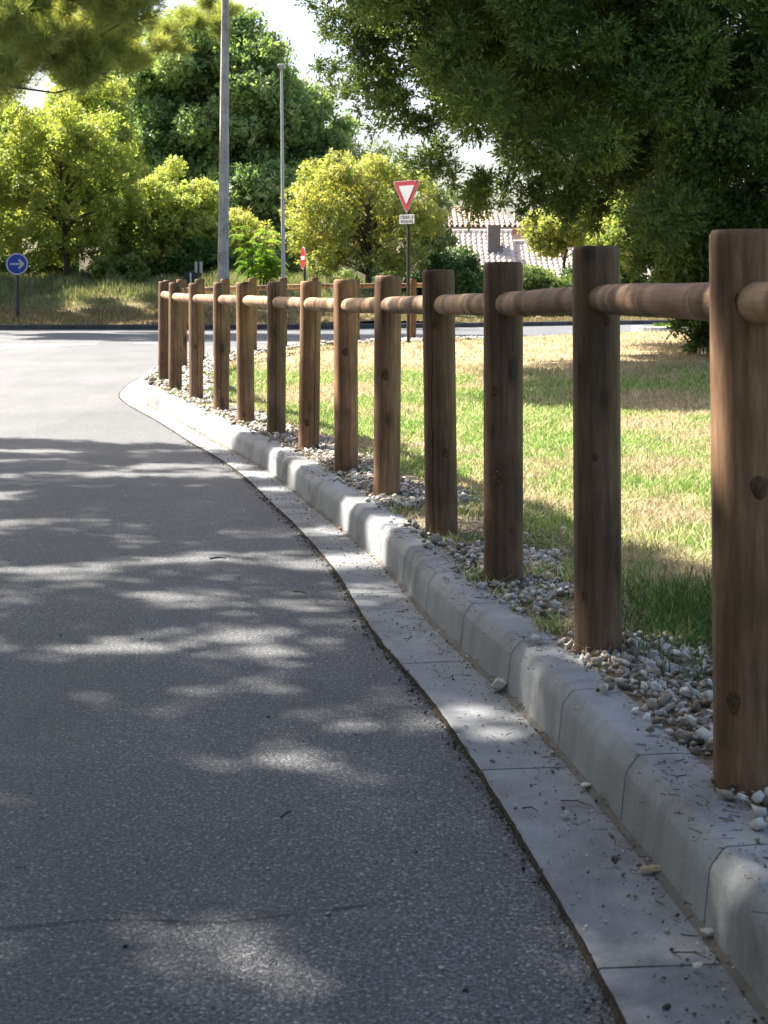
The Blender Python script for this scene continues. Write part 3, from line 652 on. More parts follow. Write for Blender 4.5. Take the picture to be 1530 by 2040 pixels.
def lawn_pts(n, y0, y1):
    Y = y0+(y1-y0)*rng.random(n); X = rng.uniform(-.36, .30, n)*Y*1.0; X = np.clip(X, -2.6, 9)
    V = np.stack([X, Y], 1); m = inside(V); V = V[m]
    # distance from the fence line
    d = np.min(np.linalg.norm(V[:, None, :]-R[None, ::6, :2], axis=2), axis=1)
    keep = (d > .33) | (rng.random(len(V)) < .12); return V[keep]
A = np.concatenate([lawn_pts(150000, 3.6, 10), lawn_pts(130000, 10, 18), lawn_pts(60000, 18, 29)])
Z = np.array([zi(x, y) for x, y in A])-.004; gn = np.array([mnoise.noise((x*1.1, y*.8, 4)) for x, y in A])
h = (.022+.030*rng.random(len(A)))*(1+.5*gn)*np.where(A[:, 1] > 12, 1.15, 1); 
o = blades('lawn_grass', A[:, 0], A[:, 1], Z, h, .0035+.00035*A[:, 1], BLADE, rng, 1.6); tag(o, 'short green and straw coloured grass covering the lawn', 'grass', kind='stuff')
# lush tuft of green between the two nearest posts
n = 9000; X = rng.normal(1.02, .2, n); Y = rng.normal(4.1, .26, n)
k = (X > .62); X, Y = X[k], Y[k]; TG = foliage('lush_grass', (.035,.09,.02), (.08,.17,.035), (.3,.28,.12), .3)
o = blades('grass_tuft', X, Y, np.array([zi(a, b_) for a, b_ in zip(X, Y)]), .03+.06*rng.random(len(X)), np.full(len(X), .004), TG, rng, 1.4); tag(o, 'darker longer grass growing behind the gravel between the two nearest posts', 'grass', kind='stuff')
# tall grass on the bank
n = 52000; X = rng.uniform(-13, 3.5, n); Y = 42+7*rng.random(n)**.8; hh = (.12+.38*rng.random(n)**1.5)*np.clip((Y-41.2)/3, .25, 1)*np.array([.7+.9*mnoise.noise((a*.9, b_*.9, 2)) for a, b_ in zip(X, Y)])*np.clip((3.8-X)/3, .35, 1)
o = blades('tall_grass', X, Y, np.array([zr(b_)+.1+bank(a, b_) for a, b_ in zip(X, Y)]), hh, np.full(n, .022), TALLG, rng, .6); tag(o, 'tall unmown grass on the bank behind the far kerb', 'grass', kind='stuff')
n = 26000; X = rng.uniform(-13, 14, n); yk = np.interp(X, RF[:, 0], RF[:, 1]); Y = yk+.2+4*rng.random(n)
TALLD = foliage('dry_verge', (.13,.11,.06), (.26,.21,.12), (.42,.35,.23), .3)
o = blades('verge_grass', X, Y, np.array([zr(b_)+.11+bank(a, b_) for a, b_ in zip(X, Y)]), .04+.09*rng.random(n), np.full(n, .025), TALLD, rng, .9); tag(o, 'short dry grass on the verge along the far kerb', 'grass', kind='stuff')
# island turf blades
n = 5000; t_ = rng.random(n)*6.283; q = np.sqrt(rng.random(n))*.9
o = blades('island_grass', cx+2.7*q*np.cos(t_), cy+1.35*q*np.sin(t_), np.full(n, .34)+.04*(1-q), .04+.05*rng.random(n), np.full(n, .02), TG, rng, .9); tag(o, 'green grass on the small kerbed traffic island', 'grass', kind='stuff')

def ico(sub):
    bm = bmesh.new(); bmesh.ops.create_icosphere(bm, subdivisions=sub, radius=1); V = np.array([v.co[:] for v in bm.verts]); Fc = np.array([[v.index for v in f.verts] for f in bm.faces]); bm.free(); return V, Fc
def stones(name, pos, size, mat, rng, sub=2, flat=.7):
    IV, IF = ico(sub); IV = IV*(1.12 if sub == 1 else 1); n, k = len(pos), len(IV); d = rng.normal(size=(n, 3)); M3 = frames(d, rng)
    V = IV[None]*np.stack([rng.uniform(.75, 1.3, n), rng.uniform(.7, 1.1, n), rng.uniform(.5, .85, n)], 1)[:, None, :]
    V = V*(1+rng.normal(size=(n, k, 1))*(.36 if sub == 1 else .13)); 
    # knock facets off
    for _ in range(3 if sub == 1 else 9):
        pl = rng.normal(size=(n, 3)); pl /= np.linalg.norm(pl, axis=1)[:, None]; c = rng.uniform(.42, .8, n)
        dd = np.einsum('nki,ni->nk', V, pl)-c[:, None]; V = V-np.maximum(dd, 0)[:, :, None]*pl[:, None, :]
    V = np.einsum('nij,nkj->nki', M3, V)*np.asarray(size)[:, None, None]; V[:, :, 2] *= flat; V = V+pos[:, None, :]
    Fc = IF[None]+(np.arange(n)*k)[:, None, None]
    return npmesh(name, V.reshape(-1, 3), Fc.reshape(-1, 3), mat, tint=np.repeat(rng.random(n), k))
def stone_mat(name, stops):
    m = M(name, .85, .3); a = m.n('Attribute'); a.attribute_name = 'tint'; c = m.ramp(a.outputs['Fac'], stops)
    c = m.mix(1, c, m.ramp(m.noise(m.pos(), 120, 4, .7), [(.3, .75), (.7, 1.15)]), 'MULTIPLY'); m.col(c); m.nrm(m.bump(m.noise(m.pos(), 180, 3), .5, .004)); return m.m
GRAV = stone_mat('limestone_gravel', [(0, (.10,.08,.06)), (.25, (.24,.21,.18)), (.5, (.36,.34,.32)), (.85, (.48,.465,.45)), (1, (.64,.63,.61))])
def strip(n, y0, y1, o0, o1, dens=None):
    ii = np.where((R[:, 1] >= y0) & (R[:, 1] <= y1) & (S < 40))[0]; i = rng.choice(ii, n); u = rng.random(n); o = o0+(o1-o0)*u
    x = R[i, 0]+N[i, 0]*(R[i, 2]+o)+rng.normal(size=n)*.04; y = R[i, 1]+N[i, 1]*(R[i, 2]+o)+rng.uniform(-.07, .07, n)
    if dens is not None:
        k = np.array([dens(a, b_, c) for a, b_, c in zip(x, y, u)]); x, y, o = x[k], y[k], o[k]
    return x, y, o
def dens(x, y, u):
    nn = mnoise.noise((x*2.2, y*1.5, 1.3)); return nn > -.22-.25*(1-u)+.3*(u > .7) and not (4.0 < y < 4.5 and nn < .15)
x1, y1, _ = strip(13500, 1.3, 7.2, -.15, -.54, dens); x2, y2, _ = strip(5000, 7.2, 14, -.15, -.44, dens)
x3, y3, _ = strip(4200, 14, 25.5, -.16, -.75)
szs = np.concatenate([.0045+.0125*rng.random(len(x1))**2.0, .007+.012*rng.random(len(x2))**2, .015+.018*rng.random(len(x3))**2])
x, y = np.concatenate([x1, x2, x3]), np.concatenate([y1, y2, y3]); z = np.array([zr(b_) for b_ in y])+.138+szs*.2+.016*rng.random(len(x))
o = stones('gravel', np.stack([x, y, z], 1), szs, GRAV, rng, 1, .85); tag(o, 'loose whitish limestone gravel between the kerb and the lawn along the fence', 'gravel', kind='stuff')
# fines: grit on gutter and in the angle of the kerb
x, y, oo = strip(9000, 1.2, 15, .0, .2); k = rng.random(len(x)) < np.where(oo < .045, .95, .14); x, y = x[k], y[k]
o = stones('grit', np.stack([x, y, np.array([zr(b_) for b_ in y])+.011], 1), .0015+.0035*rng.random(len(x))**3, stone_mat('grit_mix', [(0, (.05,.045,.04)), (.5, (.2,.17,.13)), (.8, (.38,.35,.31)), (1, (.62,.6,.56))]), rng, 1, .8); tag(o, 'fine grit and crumbs scattered in the gutter', 'grit', kind='stuff')
x = rng.uniform(-2.6, .35, 700); y = 1.9+9*rng.random(700)**1.6; k = x < np.interp(y, R[:, 1], R[:, 0])-.42; x, y = x[k], y[k]
o = stones('road_grit', np.stack([x, y, np.array([zr(b_) for b_ in y])+.002], 1), .0014+.0035*rng.random(len(x))**3, stone_mat('road_grit_mix', [(0, (.04,.035,.03)), (.5, (.2,.18,.15)), (1, (.55,.53,.5))]), rng, 1, .8); tag(o, 'tiny loose stones scattered over the asphalt', 'grit', kind='stuff')
# dry needles and twigs
def sticks(x, y, z, L, wd, rng):
    n = len(x); az = rng.random(n)*3.1416; d = np.stack([np.cos(az), np.sin(az), rng.normal(size=n)*.08], 1)*(L/2)[:, None]; s = np.stack([-np.sin(az), np.cos(az), np.zeros(n)], 1)*(wd/2)[:, None]; c = np.stack([x, y, z], 1)
    u = np.array([0, 0, 1.])*wd[:, None]; mid = c+s*3*rng.normal(size=(n, 1))
    V = np.stack([c-d-s, c-d+s, mid+s, mid-s, c+d+s, c+d-s, c-d+u, mid+u, c+d+u], 1).reshape(-1, 3); k = np.arange(n)*9
    q = lambda *a: np.stack([k+i for i in a], 1)
    return V, np.concatenate([q(0,3,7,6), q(3,5,8,7), q(1,6,7,2), q(2,7,8,4)])
LIT = stone_mat('dead_needles', [(0, (.025,.018,.013)), (.6, (.075,.05,.033)), (1, (.26,.19,.11))])
def lmask(a, b_, c): return mnoise.noise((a*3, b_*2.2, 8)) > .0
xa, ya, _ = strip(2600, 1.2, 9, -.13, -.02, lmask); xb, yb, _ = strip(16000, 1.2, 12, -.14, -.6); xc, yc, _ = strip(1500, 1.2, 12, .0, .05); xd, yd, _ = strip(420, 1.2, 9, .05, .15)
xe = rng.uniform(-2.6, .3, 420); ye = 1.9+9*rng.random(420)**1.6; ke = xe < np.interp(ye, R[:, 1], R[:, 0])-.43; xe, ye = xe[ke], ye[ke]; ze = np.array([zr(v) for v in ye])+.004
za = np.array([zr(v) for v in ya])+.1435; zb = np.array([zr(v) for v in yb])+.150+.012*rng.random(len(yb)); zc = np.array([zr(v) for v in yc])+.022; zd = np.array([zr(v) for v in yd])+.0115
x, y, z = (np.concatenate(q) for q in ((xa, xb, xc, xd, xe), (ya, yb, yc, yd, ye), (za, zb, zc, zd, ze))); L = .004+.026*rng.random(len(x))**4
V, Fc = sticks(x, y, z, L, .0007+.0011*rng.random(len(x)), rng); o = npmesh('dead_needles', V, Fc, LIT, tint=np.repeat(rng.random(len(x)), 9)); tag(o, 'dry pine needles and bits of twig on the kerb, gravel and gutter', 'litter', kind='stuff')
# dark crumbs on the asphalt edge
n = 3000; i = rng.choice(np.where((R[:, 1] > 1) & (R[:, 1] < 11))[0], n); oo = R[i, 3]+.002+np.abs(rng.normal(size=n))*.018
x = R[i, 0]+N[i, 0]*oo; y = R[i, 1]+N[i, 1]*oo+rng.uniform(-.06, .06, n)
o = stones('asphalt_crumbs', np.stack([x, y, np.full(n, .005)+np.array([zr(v) for v in y])], 1), .0012+.0035*rng.random(n)**2.5, stone_mat('crumbs', [(0, (.025,.022,.02)), (.8, (.08,.07,.06)), (1, (.2,.17,.12))]), rng, 1, .8); tag(o, 'dark crumbs of asphalt along the edge of the gutter', 'crumbs', kind='stuff')

# ------------------------------------------------------------------ single stones and bits one can point at
def rock(name, label, cat, px, py, dia, mat, seed, flat=.75, dz=.012, onkerb=False, sub=3):
    X, Y, Zz = gnd(px, py); Zz = zr(Y)+dz
    rng_ = np.random.default_rng(seed); p = np.array([[X, Y, Zz+dia*.5*flat*.62]])
    o = stones(name, p, np.array([dia/2]), mat, rng_, sub, flat)
    c = np.array([[v.co[:] for v in o.data.vertices]])[0]; lo = c[:, 2].min(); 
    for v in o.data.vertices: v.co = (v.co.x-X, v.co.y-Y, v.co.z-lo)
    for pl in o.data.polygons: pl.use_smooth = False
    o.location = (X, Y, Zz-.001); tag(o, label, cat); return o
RW = stone_mat('white_rock', [(0, (.42,.39,.34)), (1, (.55,.52,.47))]); RDK = stone_mat('dark_rock', [(0, (.05,.045,.045)), (1, (.09,.08,.08))]); RBE = stone_mat('beige_rock', [(0, (.30,.24,.17)), (1, (.42,.35,.26))])
rock('rock', 'largest whitish rock lying in the gutter against the kerb', 'rock', 992, 1384, .052, RW, 1)
rock('rock', 'pale angular rock in the gutter against the kerb at the bottom right', 'rock', 1408, 1880, .034, RW, 2, .6)
rock('pebble', 'round dark pebble in the gutter near the slab joint', 'pebble', 1227, 1733, .020, RDK, 3, .8)
rock('pebble', 'grey pebble in the middle of the gutter above the slab joint', 'pebble', 1128, 1638, .018, RW, 4)
rock('pebble', 'small white pebble below the grey pebble in the gutter', 'pebble', 1132, 1668, .011, RW, 5)
rock('pebble', 'small white pebble closest to the bottom right corner', 'pebble', 1393, 1945, .018, RW, 6)
rock('pebble', 'tiny flat pebble in the gutter left of the one nearest the corner', 'pebble', 1274, 1930, .011, RBE, 7, .5)
rock('pebble', 'reddish brown pebble far along the gutter', 'pebble', 678, 1062, .026, stone_mat('red_rock', [(0, (.16,.08,.05)), (1, (.2,.1,.06))]), 8)
rock('pebble', 'small brown pebble in the kerb angle beyond the largest rock', 'pebble', 888, 1262, .022, RDK, 10, .6)
rock('pebble', 'white sliver of stone in the kerb angle', 'pebble', 1163, 1580, .026, RW, 12, .5)
def on_kerb(name, label, px, py, dia, mat, seed):
    Y = F*(CZ-.142)/(py-590); X = (px-765)/F*Y; o = stones(name, np.array([[0,0,0.]]), np.array([dia/2]), mat, np.random.default_rng(seed), 3, .75)
    lo = min(v.co.z for v in o.data.vertices)
    for v in o.data.vertices: v.co.z -= lo
    o.location = (X, Y, zr(Y)+.141); tag(o, label, 'pebble')
on_kerb('pebble', 'small brown pebble alone on top of the kerb', 849, 1092, .026, RBE, 20)
on_kerb('rock', 'dark grey rock leaning on the foot of the fourth post', 868, 1082, .055, stone_mat('grey_rock', [(0, (.2,.19,.18)), (1, (.26,.25,.24))]), 21)
on_kerb('rock', 'greenish grey rock at the foot of the second nearest post', 1200, 1290, .036, stone_mat('green_rock', [(0, (.15,.16,.14)), (1, (.2,.21,.18))]), 22)
# piece of bark and a dry curled leaf near the slab joint
X, Y, Z0 = gnd(1298, 1748); mb = MB()
v = []; f = []; n = 9
for k in range(8):
    u = k/7-.5
    for j in range(n): t_ = math.pi*(j/(n-1))*.9+.15; v.append((u*.042, math.cos(t_)*.011*(1-.5*abs(u)), math.sin(t_)*.010*(1-.7*abs(u))+.001))
    for j in range(n): t_ = math.pi*(j/(n-1))*.9+.15; v.append((u*.042, math.cos(t_)*.008*(1-.5*abs(u)), math.sin(t_)*.007*(1-.7*abs(u))+.001))
for k in range(7):
    for j in range(n-1):
        a = k*2*n+j; f += [(a, a+1, a+2*n+1, a+2*n), (a+n, a+3*n, a+3*n+1, a+n+1)]
    f += [(k*2*n, (k+1)*2*n, (k+1)*2*n+n, k*2*n+n), (k*2*n+n-1, k*2*n+2*n-1, (k+1)*2*n+2*n-1, (k+1)*2*n+n-1)]
mb.add(v, f); o = mb.build('bark_chip', plain('beige_bark', (.40,.31,.22), .8), smooth=True); o.location = (X, Y, .0115); o.rotation_euler = (0, 0, .1); tag(o, 'curled beige piece of bark in the kerb angle beside the slab joint', 'bark')
def twig(label, a, b, r):
    A, B = Vector(gnd(*a)), Vector(gnd(*b)); base = A.copy(); mb = MB(); mb.tube([(0,0,.012), (B-A)*.5+Vector((.003,.006,.015)), (B-A)+Vector((0,0,.012))], [r, r*.8, r*.4], 6)
    mb.tube([(B-A)*.45+Vector((.003,.006,.014)), (B-A)*.6+Vector((.004,.02,.014))], [r*.5, r*.2], 5)
    o = mb.build('twig', plain('twig_brown', (.06,.045,.035), .9), smooth=True); o.location = base; tag(o, label, 'twig')
twig('thin dark twig lying across the gutter just above the grey pebble', (1117, 1607), (1178, 1617), .0014); twig('short dark twig left of the long thin one in the gutter', (1040, 1622), (1072, 1628), .0018)
twig('dark forked twig in the gutter near the bottom right corner', (1340, 1912), (1418, 1928), .0013); twig('small dark twig alone on the asphalt in the mid distance', (418, 1119), (450, 1118), .004)
twig('pale curved twig on the asphalt near the gutter edge', (585, 1185), (616, 1192), .003); twig('dark bit of twig on the near asphalt', (560, 1640), (580, 1630), .003)

# ------------------------------------------------------------------ lamp posts
GALV = plain('galvanised_steel', (.42,.43,.44), .45, .3, .5, .08); CONC = mat_concrete('post_concrete', (.36,.355,.35))
BLACK = plain('black_paint', (.02,.022,.025), .45, 0, .5, .2); GREYP = plain('grey_paint', (.45,.46,.47), .5, .2)
p = at(444, 600, 40.2); gz = zr(40.2)+.12+bank(p[0], 40.2)
t = empty('street_lamp', (p[0], 40.2, gz)); tag(t, 'thick grey concrete lamp post rising out of the top of the picture', 'street lamp')
mb = MB(); zs = [gz-.2, gz+.4, gz+4, 9.5, 11]; 
def wpx(z): py = 590-(z-CZ)*F/40.2; return (23-8*(563-py)/563)/2*40.2/F
mb.tube([(p[0]+(.06*(z-gz)/8.), 40.2, z) for z in zs], [wpx(z)*1.0 for z in zs], 8); mb.build('pole', CONC, t)
mb = MB(); mb.tube([(p[0]+.08, 40.2, 10.9), (p[0]+.1, 39.9, 11.4), (p[0]+.2, 38.7, 11.7)], [.05, .04, .035], 8); mb.build('arm', GALV, t, smooth=True)
mb = MB(); mb.box((p[0]+.06, 37.9, 11.62), (p[0]+.36, 38.75, 11.76)); mb.build('lamp_head', GREYP, t, bevel=.03)
mb = MB(); mb.box((p[0]-.05, 40.2-wpx(1.4)-.012, gz+.6), (p[0]+.06, 40.2-wpx(1.4)+.01, gz+.95)); mb.build('access_door', GALV, t)
p = at(565, 600, 44); gz = zr(44)+.12+bank(p[0], 44); t = empty('street_lamp', (p[0], 44, gz)); tag(t, 'thin grey metal lamp post with a small flat lamp head', 'street lamp')
tp = at(561, 136, 44); mb = MB(); mb.tube([(p[0], 44, gz-.2), (p[0]*.6+tp[0]*.4, 44, 3.5), tp], [.068, .052, .034], 12); mb.build('pole', GALV, t, smooth=True)
mb = MB(); mb.box((tp[0]-.09, 43.6, tp[2]-.01), (tp[0]+.11, 44.1, tp[2]+.07)); mb.build('lamp_head', GREYP, t, bevel=.03)
mb = MB(); mb.box((tp[0]-.08, 43.65, tp[2]-.035), (tp[0]+.10, 43.95, tp[2]-.008)); mb.build('lamp_glass', plain('lamp_glass', (.5,.5,.48), .2), t)

# ------------------------------------------------------------------ road signs
RED = plain('sign_red', (.26,.012,.028), .45, 0, .4, .06); WHITE = plain('sign_white', (.42,.43,.48), .4, 0, .4, .05); BLUE = plain('sign_blue', (.01,.045,.30), .45, 0, .4, .06); SBACK = plain('sign_back', (.32,.33,.34), .5, .3)
def pole_sign(name, label, x, y, zb, ztop, r, cat='road sign', pm=BLACK):
    t = empty(name, (x, y, zb)); tag(t, label, cat)
    mb = MB(); mb.tube([(0,0,-.3), (0,0,ztop-zb)], [r, r], 14); o = mb.build('pole', pm, None, smooth=True); o.parent = t; return t
def flat(name, outline, y0, y1, mat, parent, rz):     # outline in local X,Z ; thickness in local Y ; yawed by rz
    mb = MB(); n = len(outline); v = [(a, y0, b_) for a, b_ in outline]+[(a, y1, b_) for a, b_ in outline]
    f = [tuple(range(n))[::-1], tuple(range(n, 2*n))]+[(j, (j+1)%n, n+(j+1)%n, n+j) for j in range(n)]; mb.add(v, f)
    o = mb.build(name, mat, None); o.parent = parent; o.rotation_euler = (0, 0, rz); return o
circ = lambda r, zc, n=40: [(r*math.cos(2*math.pi*k/n), zc+r*math.sin(2*math.pi*k/n)) for k in range(n)]
def rrect(x0, z0, x1, z1, r, n=5):
    out = []
    for cx_, cz_, a0 in ((x1-r, z0+r, -90), (x1-r, z1-r, 0), (x0+r, z1-r, 90), (x0+r, z0+r, 180)):
        for k in range(n+1): a = math.radians(a0+90*k/n); out.append((cx_+r*math.cos(a), cz_+r*math.sin(a)))
    return out
def rtri(side, zc, r, n=6):       # downward triangle with rounded corners, centred height zc at its top edge
    h = side*.866; P3 = [(-side/2, zc), (0, zc-h), (side/2, zc)]; out = []
    c3 = (0, zc-h/3); k = 1-2*r/(h/1.5) if False else None
    ins = [(c3[0]+(a-c3[0])*(1-r*2/(side*.577)), c3[1]+(b_-c3[1])*(1-r*2/(side*.577))) for a, b_ in P3]
    for (a, b_), a0 in zip(ins, (90, 210, 330)):
        for q in range(n+1): t_ = math.radians(a0+120*q/n); out.append((a+r*math.cos(t_), b_+r*math.sin(t_)))
    return out
# blue keep-right style arrow
Y = 40; p = at(35, 635, Y); zb = zr(Y)+.12+bank(p[0], Y); zc = at(35, 526, Y)[2]-zb
t = pole_sign('road_sign', 'round blue sign with a white arrow pointing right on a black post', p[0], Y, zb, at(35, 515, Y)[2], .04)
rd = 22/F*Y; flat('sign_rim', circ(rd+.02, zc), -.05, -.041, BLACK, t, 0); flat('sign_disc', circ(rd, zc), -.057, -.052, WHITE, t, 0)
d_ = flat('blue_face', circ(rd*.87, zc), -.061, -.058, BLUE, t, 0)
s = rd
flat('arrow', [(-.62*s, zc-.075*s), (.32*s, zc-.075*s), (.06*s, zc-.36*s), (.22*s, zc-.47*s), (.68*s, zc), (.22*s, zc+.47*s), (.06*s, zc+.36*s), (.32*s, zc+.075*s), (-.62*s, zc+.075*s)], -.065, -.062, WHITE, t, 0)
mb = MB(); mb.box((-.06, -.04, zc-.12), (.06, .045, zc-.08)); o = mb.build('bracket', GREYP); o.parent = t
# give way
Y = 23.75; p = at(813.5, 672, Y); rz = math.radians(-44)
t = pole_sign('road_sign', 'red and white triangular give way sign with a small text plate below it', p[0], Y, zr(Y)+.13, at(813, 375, Y)[2], .027)
zb = zr(Y)+.13; zt = at(0, 360, Y)[2]-zb; side = .60
tri = lambda k, dz: rtri(side*k, zt-dz, .03*k)
flat('sign_back', tri(1.0, 0), -.032, -.028, SBACK, t, rz); flat('white_rim', tri(1.0, 0), -.037, -.0325, WHITE, t, rz); flat('red_border', tri(.955, .0078), -.041, -.0375, RED, t, rz); flat('white_face', rtri(side*.56, zt-.077, .012), -.045, -.0415, WHITE, t, rz)
zp = at(0, 427.5, Y)[2]-zb; ph = 18.5/F*Y; pw = .315
flat('plate', rrect(-pw/2, zp-ph, pw/2, zp, .02), -.036, -.030, WHITE, t, rz)
DKT = plain('sign_black_text', (.03,.03,.04), .5)
for txt, zz in (('CÉDEZ LE', zp-.062), ('PASSAGE', zp-.128)):
    cu = bpy.data.curves.new('lettering', 'FONT'); cu.body = txt; cu.size = .066; cu.align_x = 'CENTER'; cu.extrude = .001; cu.offset = .0012
    tmp = bpy.data.objects.new('tmp', cu); C.objects.link(tmp); bpy.context.view_layer.update()
    me = bpy.data.meshes.new_from_object(tmp.evaluated_get(bpy.context.evaluated_depsgraph_get())); bpy.data.objects.remove(tmp)
    me.materials.clear(); me.materials.append(DKT); o = bpy.data.objects.new('lettering', me); C.objects.link(o); o.parent = t
    for v_ in me.vertices: v_.co = (v_.co.x, -.0375-v_.co.z*.5, v_.co.y)
    o.location = (0, 0, zz); o.rotation_euler = (0, 0, rz)
# no entry, seen almost edge-on
Y = 45; p = at(607, 640, Y); zb = zr(Y)+.12+bank(p[0], Y); rz = math.radians(-74); zc = at(0, 514, Y)[2]-zb; rd = 22.5/F*Y
t = pole_sign('road_sign', 'red no entry disc seen almost edge on, on a black post behind the far rail', p[0], Y, zb, zc+zb+.1, .035)
flat('sign_back', circ(rd, zc), -.042, -.034, BLACK, t, rz); flat('white_rim', circ(rd, zc), -.05, -.0425, WHITE, t, rz); flat('red_face', circ(rd*.94, zc), -.055, -.0505, RED, t, rz); flat('white_bar', [(-rd*.7, zc-rd*.16), (rd*.7, zc-rd*.16), (rd*.7, zc+rd*.16), (-rd*.7, zc+rd*.16)], -.06, -.0555, WHITE, t, rz)
# double white plate on a black post
Y = 46; p = at(395.5, 560, Y); zb = zr(Y)+.12+bank(p[0], Y); z0, z1 = at(0, 544, Y)[2]-zb, at(0, 521, Y)[2]-zb
t = pole_sign('road_sign', 'small white twin plate sign split by its dark post among the bushes', p[0], Y, zb, z1+zb, .03)
flat('plate', rrect(-.115, z0, -.032, z1, .03), -.02, 0, WHITE, t, 0); flat('plate', rrect(.032, z0, .12, z1, .03), -.02, 0, WHITE, t, 0)
# back of a round sign on a grey bracket
Y = 41.5; p = at(380, 590, Y); zb = zr(Y)+.12+bank(p[0], Y); zc = at(0, 553, Y)[2]-zb
t = pole_sign('road_sign', 'black back of a round sign on a grey post just above the fence posts', p[0], Y, zb, zc+zb+.12, .028, pm=GREYP)
flat('sign_disc', circ(.19, zc), .03, .045, BLACK, t, 0)
mb = MB(); mb.box((-.12, -.02, zc-.02), (.12, .031, zc+.02)); o = mb.build('bracket', BLACK); o.parent = t

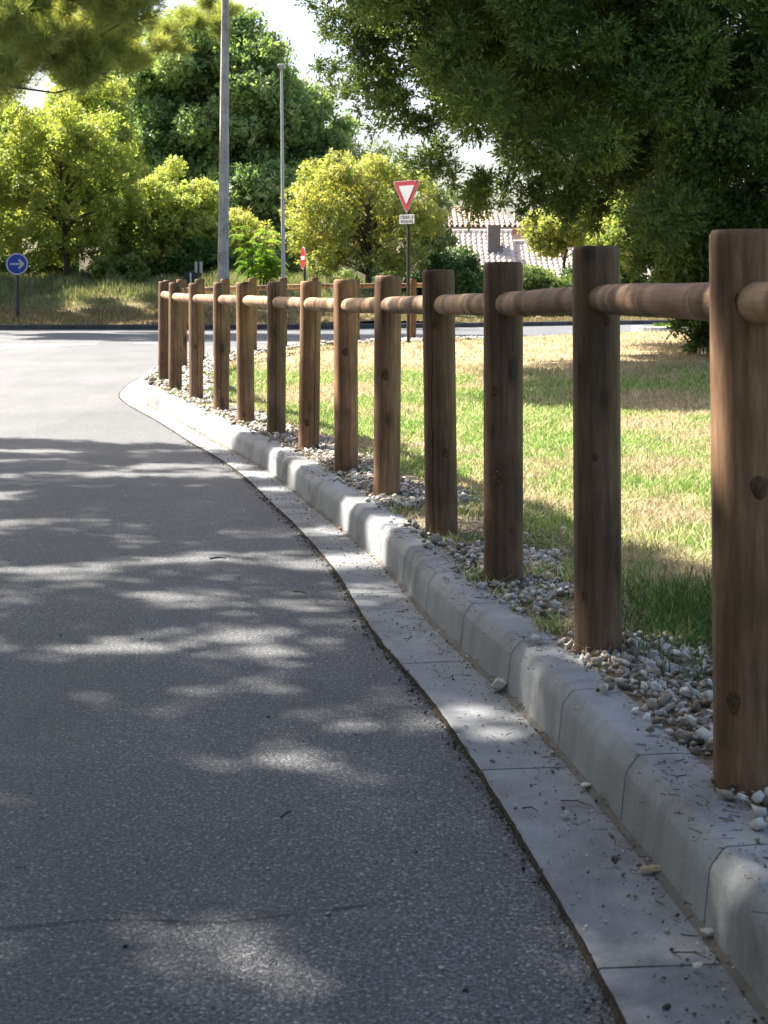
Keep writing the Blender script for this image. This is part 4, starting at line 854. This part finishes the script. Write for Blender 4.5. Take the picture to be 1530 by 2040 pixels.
# ------------------------------------------------------------------ house with canal tile roofs
TILE = M('roof_tile', .85, .2); TILE.col(TILE.ramp(TILE.noise(TILE.pos(), 2.5, 5, .7), [(.3, (.48,.39,.34)), (.5, (.60,.52,.47)), (.7, (.72,.66,.61))]))
TILE2 = M('roof_tile_red', .85, .2); TILE2.col(TILE2.ramp(TILE2.noise(TILE2.pos(), 2.5, 5, .7), [(.3, (.38,.27,.22)), (.5, (.48,.37,.31)), (.7, (.58,.48,.42))]))
STUC = plain('stucco', (.50,.42,.33), .9); BRK = plain('brick_band', (.36,.22,.17), .9)
def tiled(name, x0, x1, ye, ze, yr, zrg, mat, parent, hipl=0, hipr=0, pitch=.25):
    """sheet of half-round tile columns climbing from the eave (ye,ze) to the ridge (yr,zrg)"""
    L = math.hypot(yr-ye, zrg-ze); d = Vector((0, (yr-ye)/L, (zrg-ze)/L)); nrm_ = Vector((0, -d.z, d.y)); V = []; Fc = []; n = 7; course = .36
    cols = int((x1-x0)/pitch)
    for c in range(cols):
        xc = x0+(c+.5)*pitch; u0 = 0; umax = 1
        if hipl and (c+.5)/cols < hipl: umax = (c+.5)/cols/hipl
        if hipr and (1-(c+.5)/cols) < hipr: umax = min(umax, (1-(c+.5)/cols)/hipr)
        rows = int(L*umax/course)+1
        for r_ in range(rows):
            s0 = r_*course; s1 = min(s0+course*1.05, L*umax+.1)
            for kind in (1, 0):
                cxx = xc+(0 if kind else pitch/2); k0 = len(V); jz = random.uniform(-.006, .006); jx = random.uniform(-.006, .006)
                for s_, rr_, lift in ((s0, .082, .035), (s1, .066, .008)):
                    for j in range(n):
                        t_ = math.pi*j/(n-1); q = Vector((cxx+jx, ye, ze))+d*s_+Vector((math.cos(t_)*rr_*(1 if kind else .95), 0, 0))+nrm_*((math.sin(t_)*rr_ if kind else .03-math.sin(t_)*rr_*.7)+lift+jz)
                        V.append(tuple(q))
                for j in range(n-1): Fc.append((k0+j, k0+j+1, k0+n+j+1, k0+n+j))
                if kind:      # thickness of the lower lip
                    k1 = len(V)
                    for j in range(n): t_ = math.pi*j/(n-1); q = Vector((cxx+jx, ye, ze))+d*s0+Vector((math.cos(t_)*.064, 0, 0))+nrm_*(math.sin(t_)*.064+.035+jz); V.append(tuple(q))
                    for j in range(n-1): Fc.append((k0+j, k1+j, k1+j+1, k0+j+1))
    npmesh('tile', np.array(V), np.array(Fc), mat, parent)
    mb = MB(); T_ = .05; A = [(x0, ye, ze-T_), (x1, ye, ze-T_), (x1-hipr*(x1-x0), yr, zrg-T_), (x0+hipl*(x1-x0), yr, zrg-T_)]; mb.add(A+[(a, b_, c-.1) for a, b_, c in A], [(0,1,2,3), (4,7,6,5), (0,4,5,1), (1,5,6,2), (2,6,7,3), (3,7,4,0)])
    mb.tube([(x0+hipl*(x1-x0), yr, zrg+.04), (x1-hipr*(x1-x0), yr, zrg+.04)], .10, 8)
    return mb.build('roof', mat, parent)
YR = 72; X0, X1 = 1.9, 6.0
t = empty('house', (6, YR, .35)); tag(t, 'house with pale sunlit canal tile roofs on two levels and stubby chimneys', 'house')
zR = at(0, 463, YR)[2]; zR2 = at(0, 484, YR)[2]
mb = MB(); mb.box((X0+.3, YR-3.6, .3), (X1, YR+1, 1.95)); mb.box((X1+.002, YR-3.4, .3), (11.7, YR+1, 1.75)); mb.build('wall', STUC, t)
tiled('roof', X0-.3, X1, YR-3.9, 1.75, YR, zR, TILE.m, t, hipl=.24); tiled('roof', X1+.01, 12, YR-3.7, 1.6, YR, zR2, TILE.m, t)
YU = 74.5; zU = at(0, 452, YU)[2]; mb = MB(); mb.box((2.55, YU-1.2, 3), (6.6, YU+4, zU-.12)); mb.build('upper_wall', STUC, t)
mb = MB(); mb.box((2.45, YU-1.3, zU-.42), (6.7, YU+4.1, zU-.13)); mb.build('brick_band', BRK, t)
tiled('roof', 2.35, 6.8, YU-1.5, zU-.06, YU+1.3, at(0, 414, YU)[2], TILE2.m, t, hipl=.2, hipr=.35)
a, b_ = at(971, 483, 70.6), at(996, 449, 70.6); CH = plain('chimney_render', (.17,.155,.155), .9)
mb = MB(); mb.box((a[0], 70.2, a[2]-.5), (b_[0], 70.9, b_[2])); c_ = mb.build('chimney', CH, t)
mb = MB(); mb.box((a[0]-.05, 70.15, b_[2]+.002), (b_[0]+.05, 70.95, b_[2]+.07)); mb.build('chimney_cap', CH, c_)
mb = MB(); mb.box((a[0]+.12, 70.185, b_[2]-.26), (b_[0]-.12, 70.199, b_[2]-.08)); mb.build('chimney_vent', plain('vent_dark', (.12,.1,.1), .9), c_)
a, b_ = at(1026, 460, 75), at(1040, 420, 75); mb = MB(); mb.box((a[0], 75.4, a[2]-1.2), (b_[0], 75.8, b_[2])); c_ = mb.build('chimney', STUC, t)
mb = MB(); mb.box((a[0]-.04, 75.35, b_[2]+.002), (b_[0]+.04, 75.85, b_[2]+.06)); mb.build('chimney_cap', CH, c_)
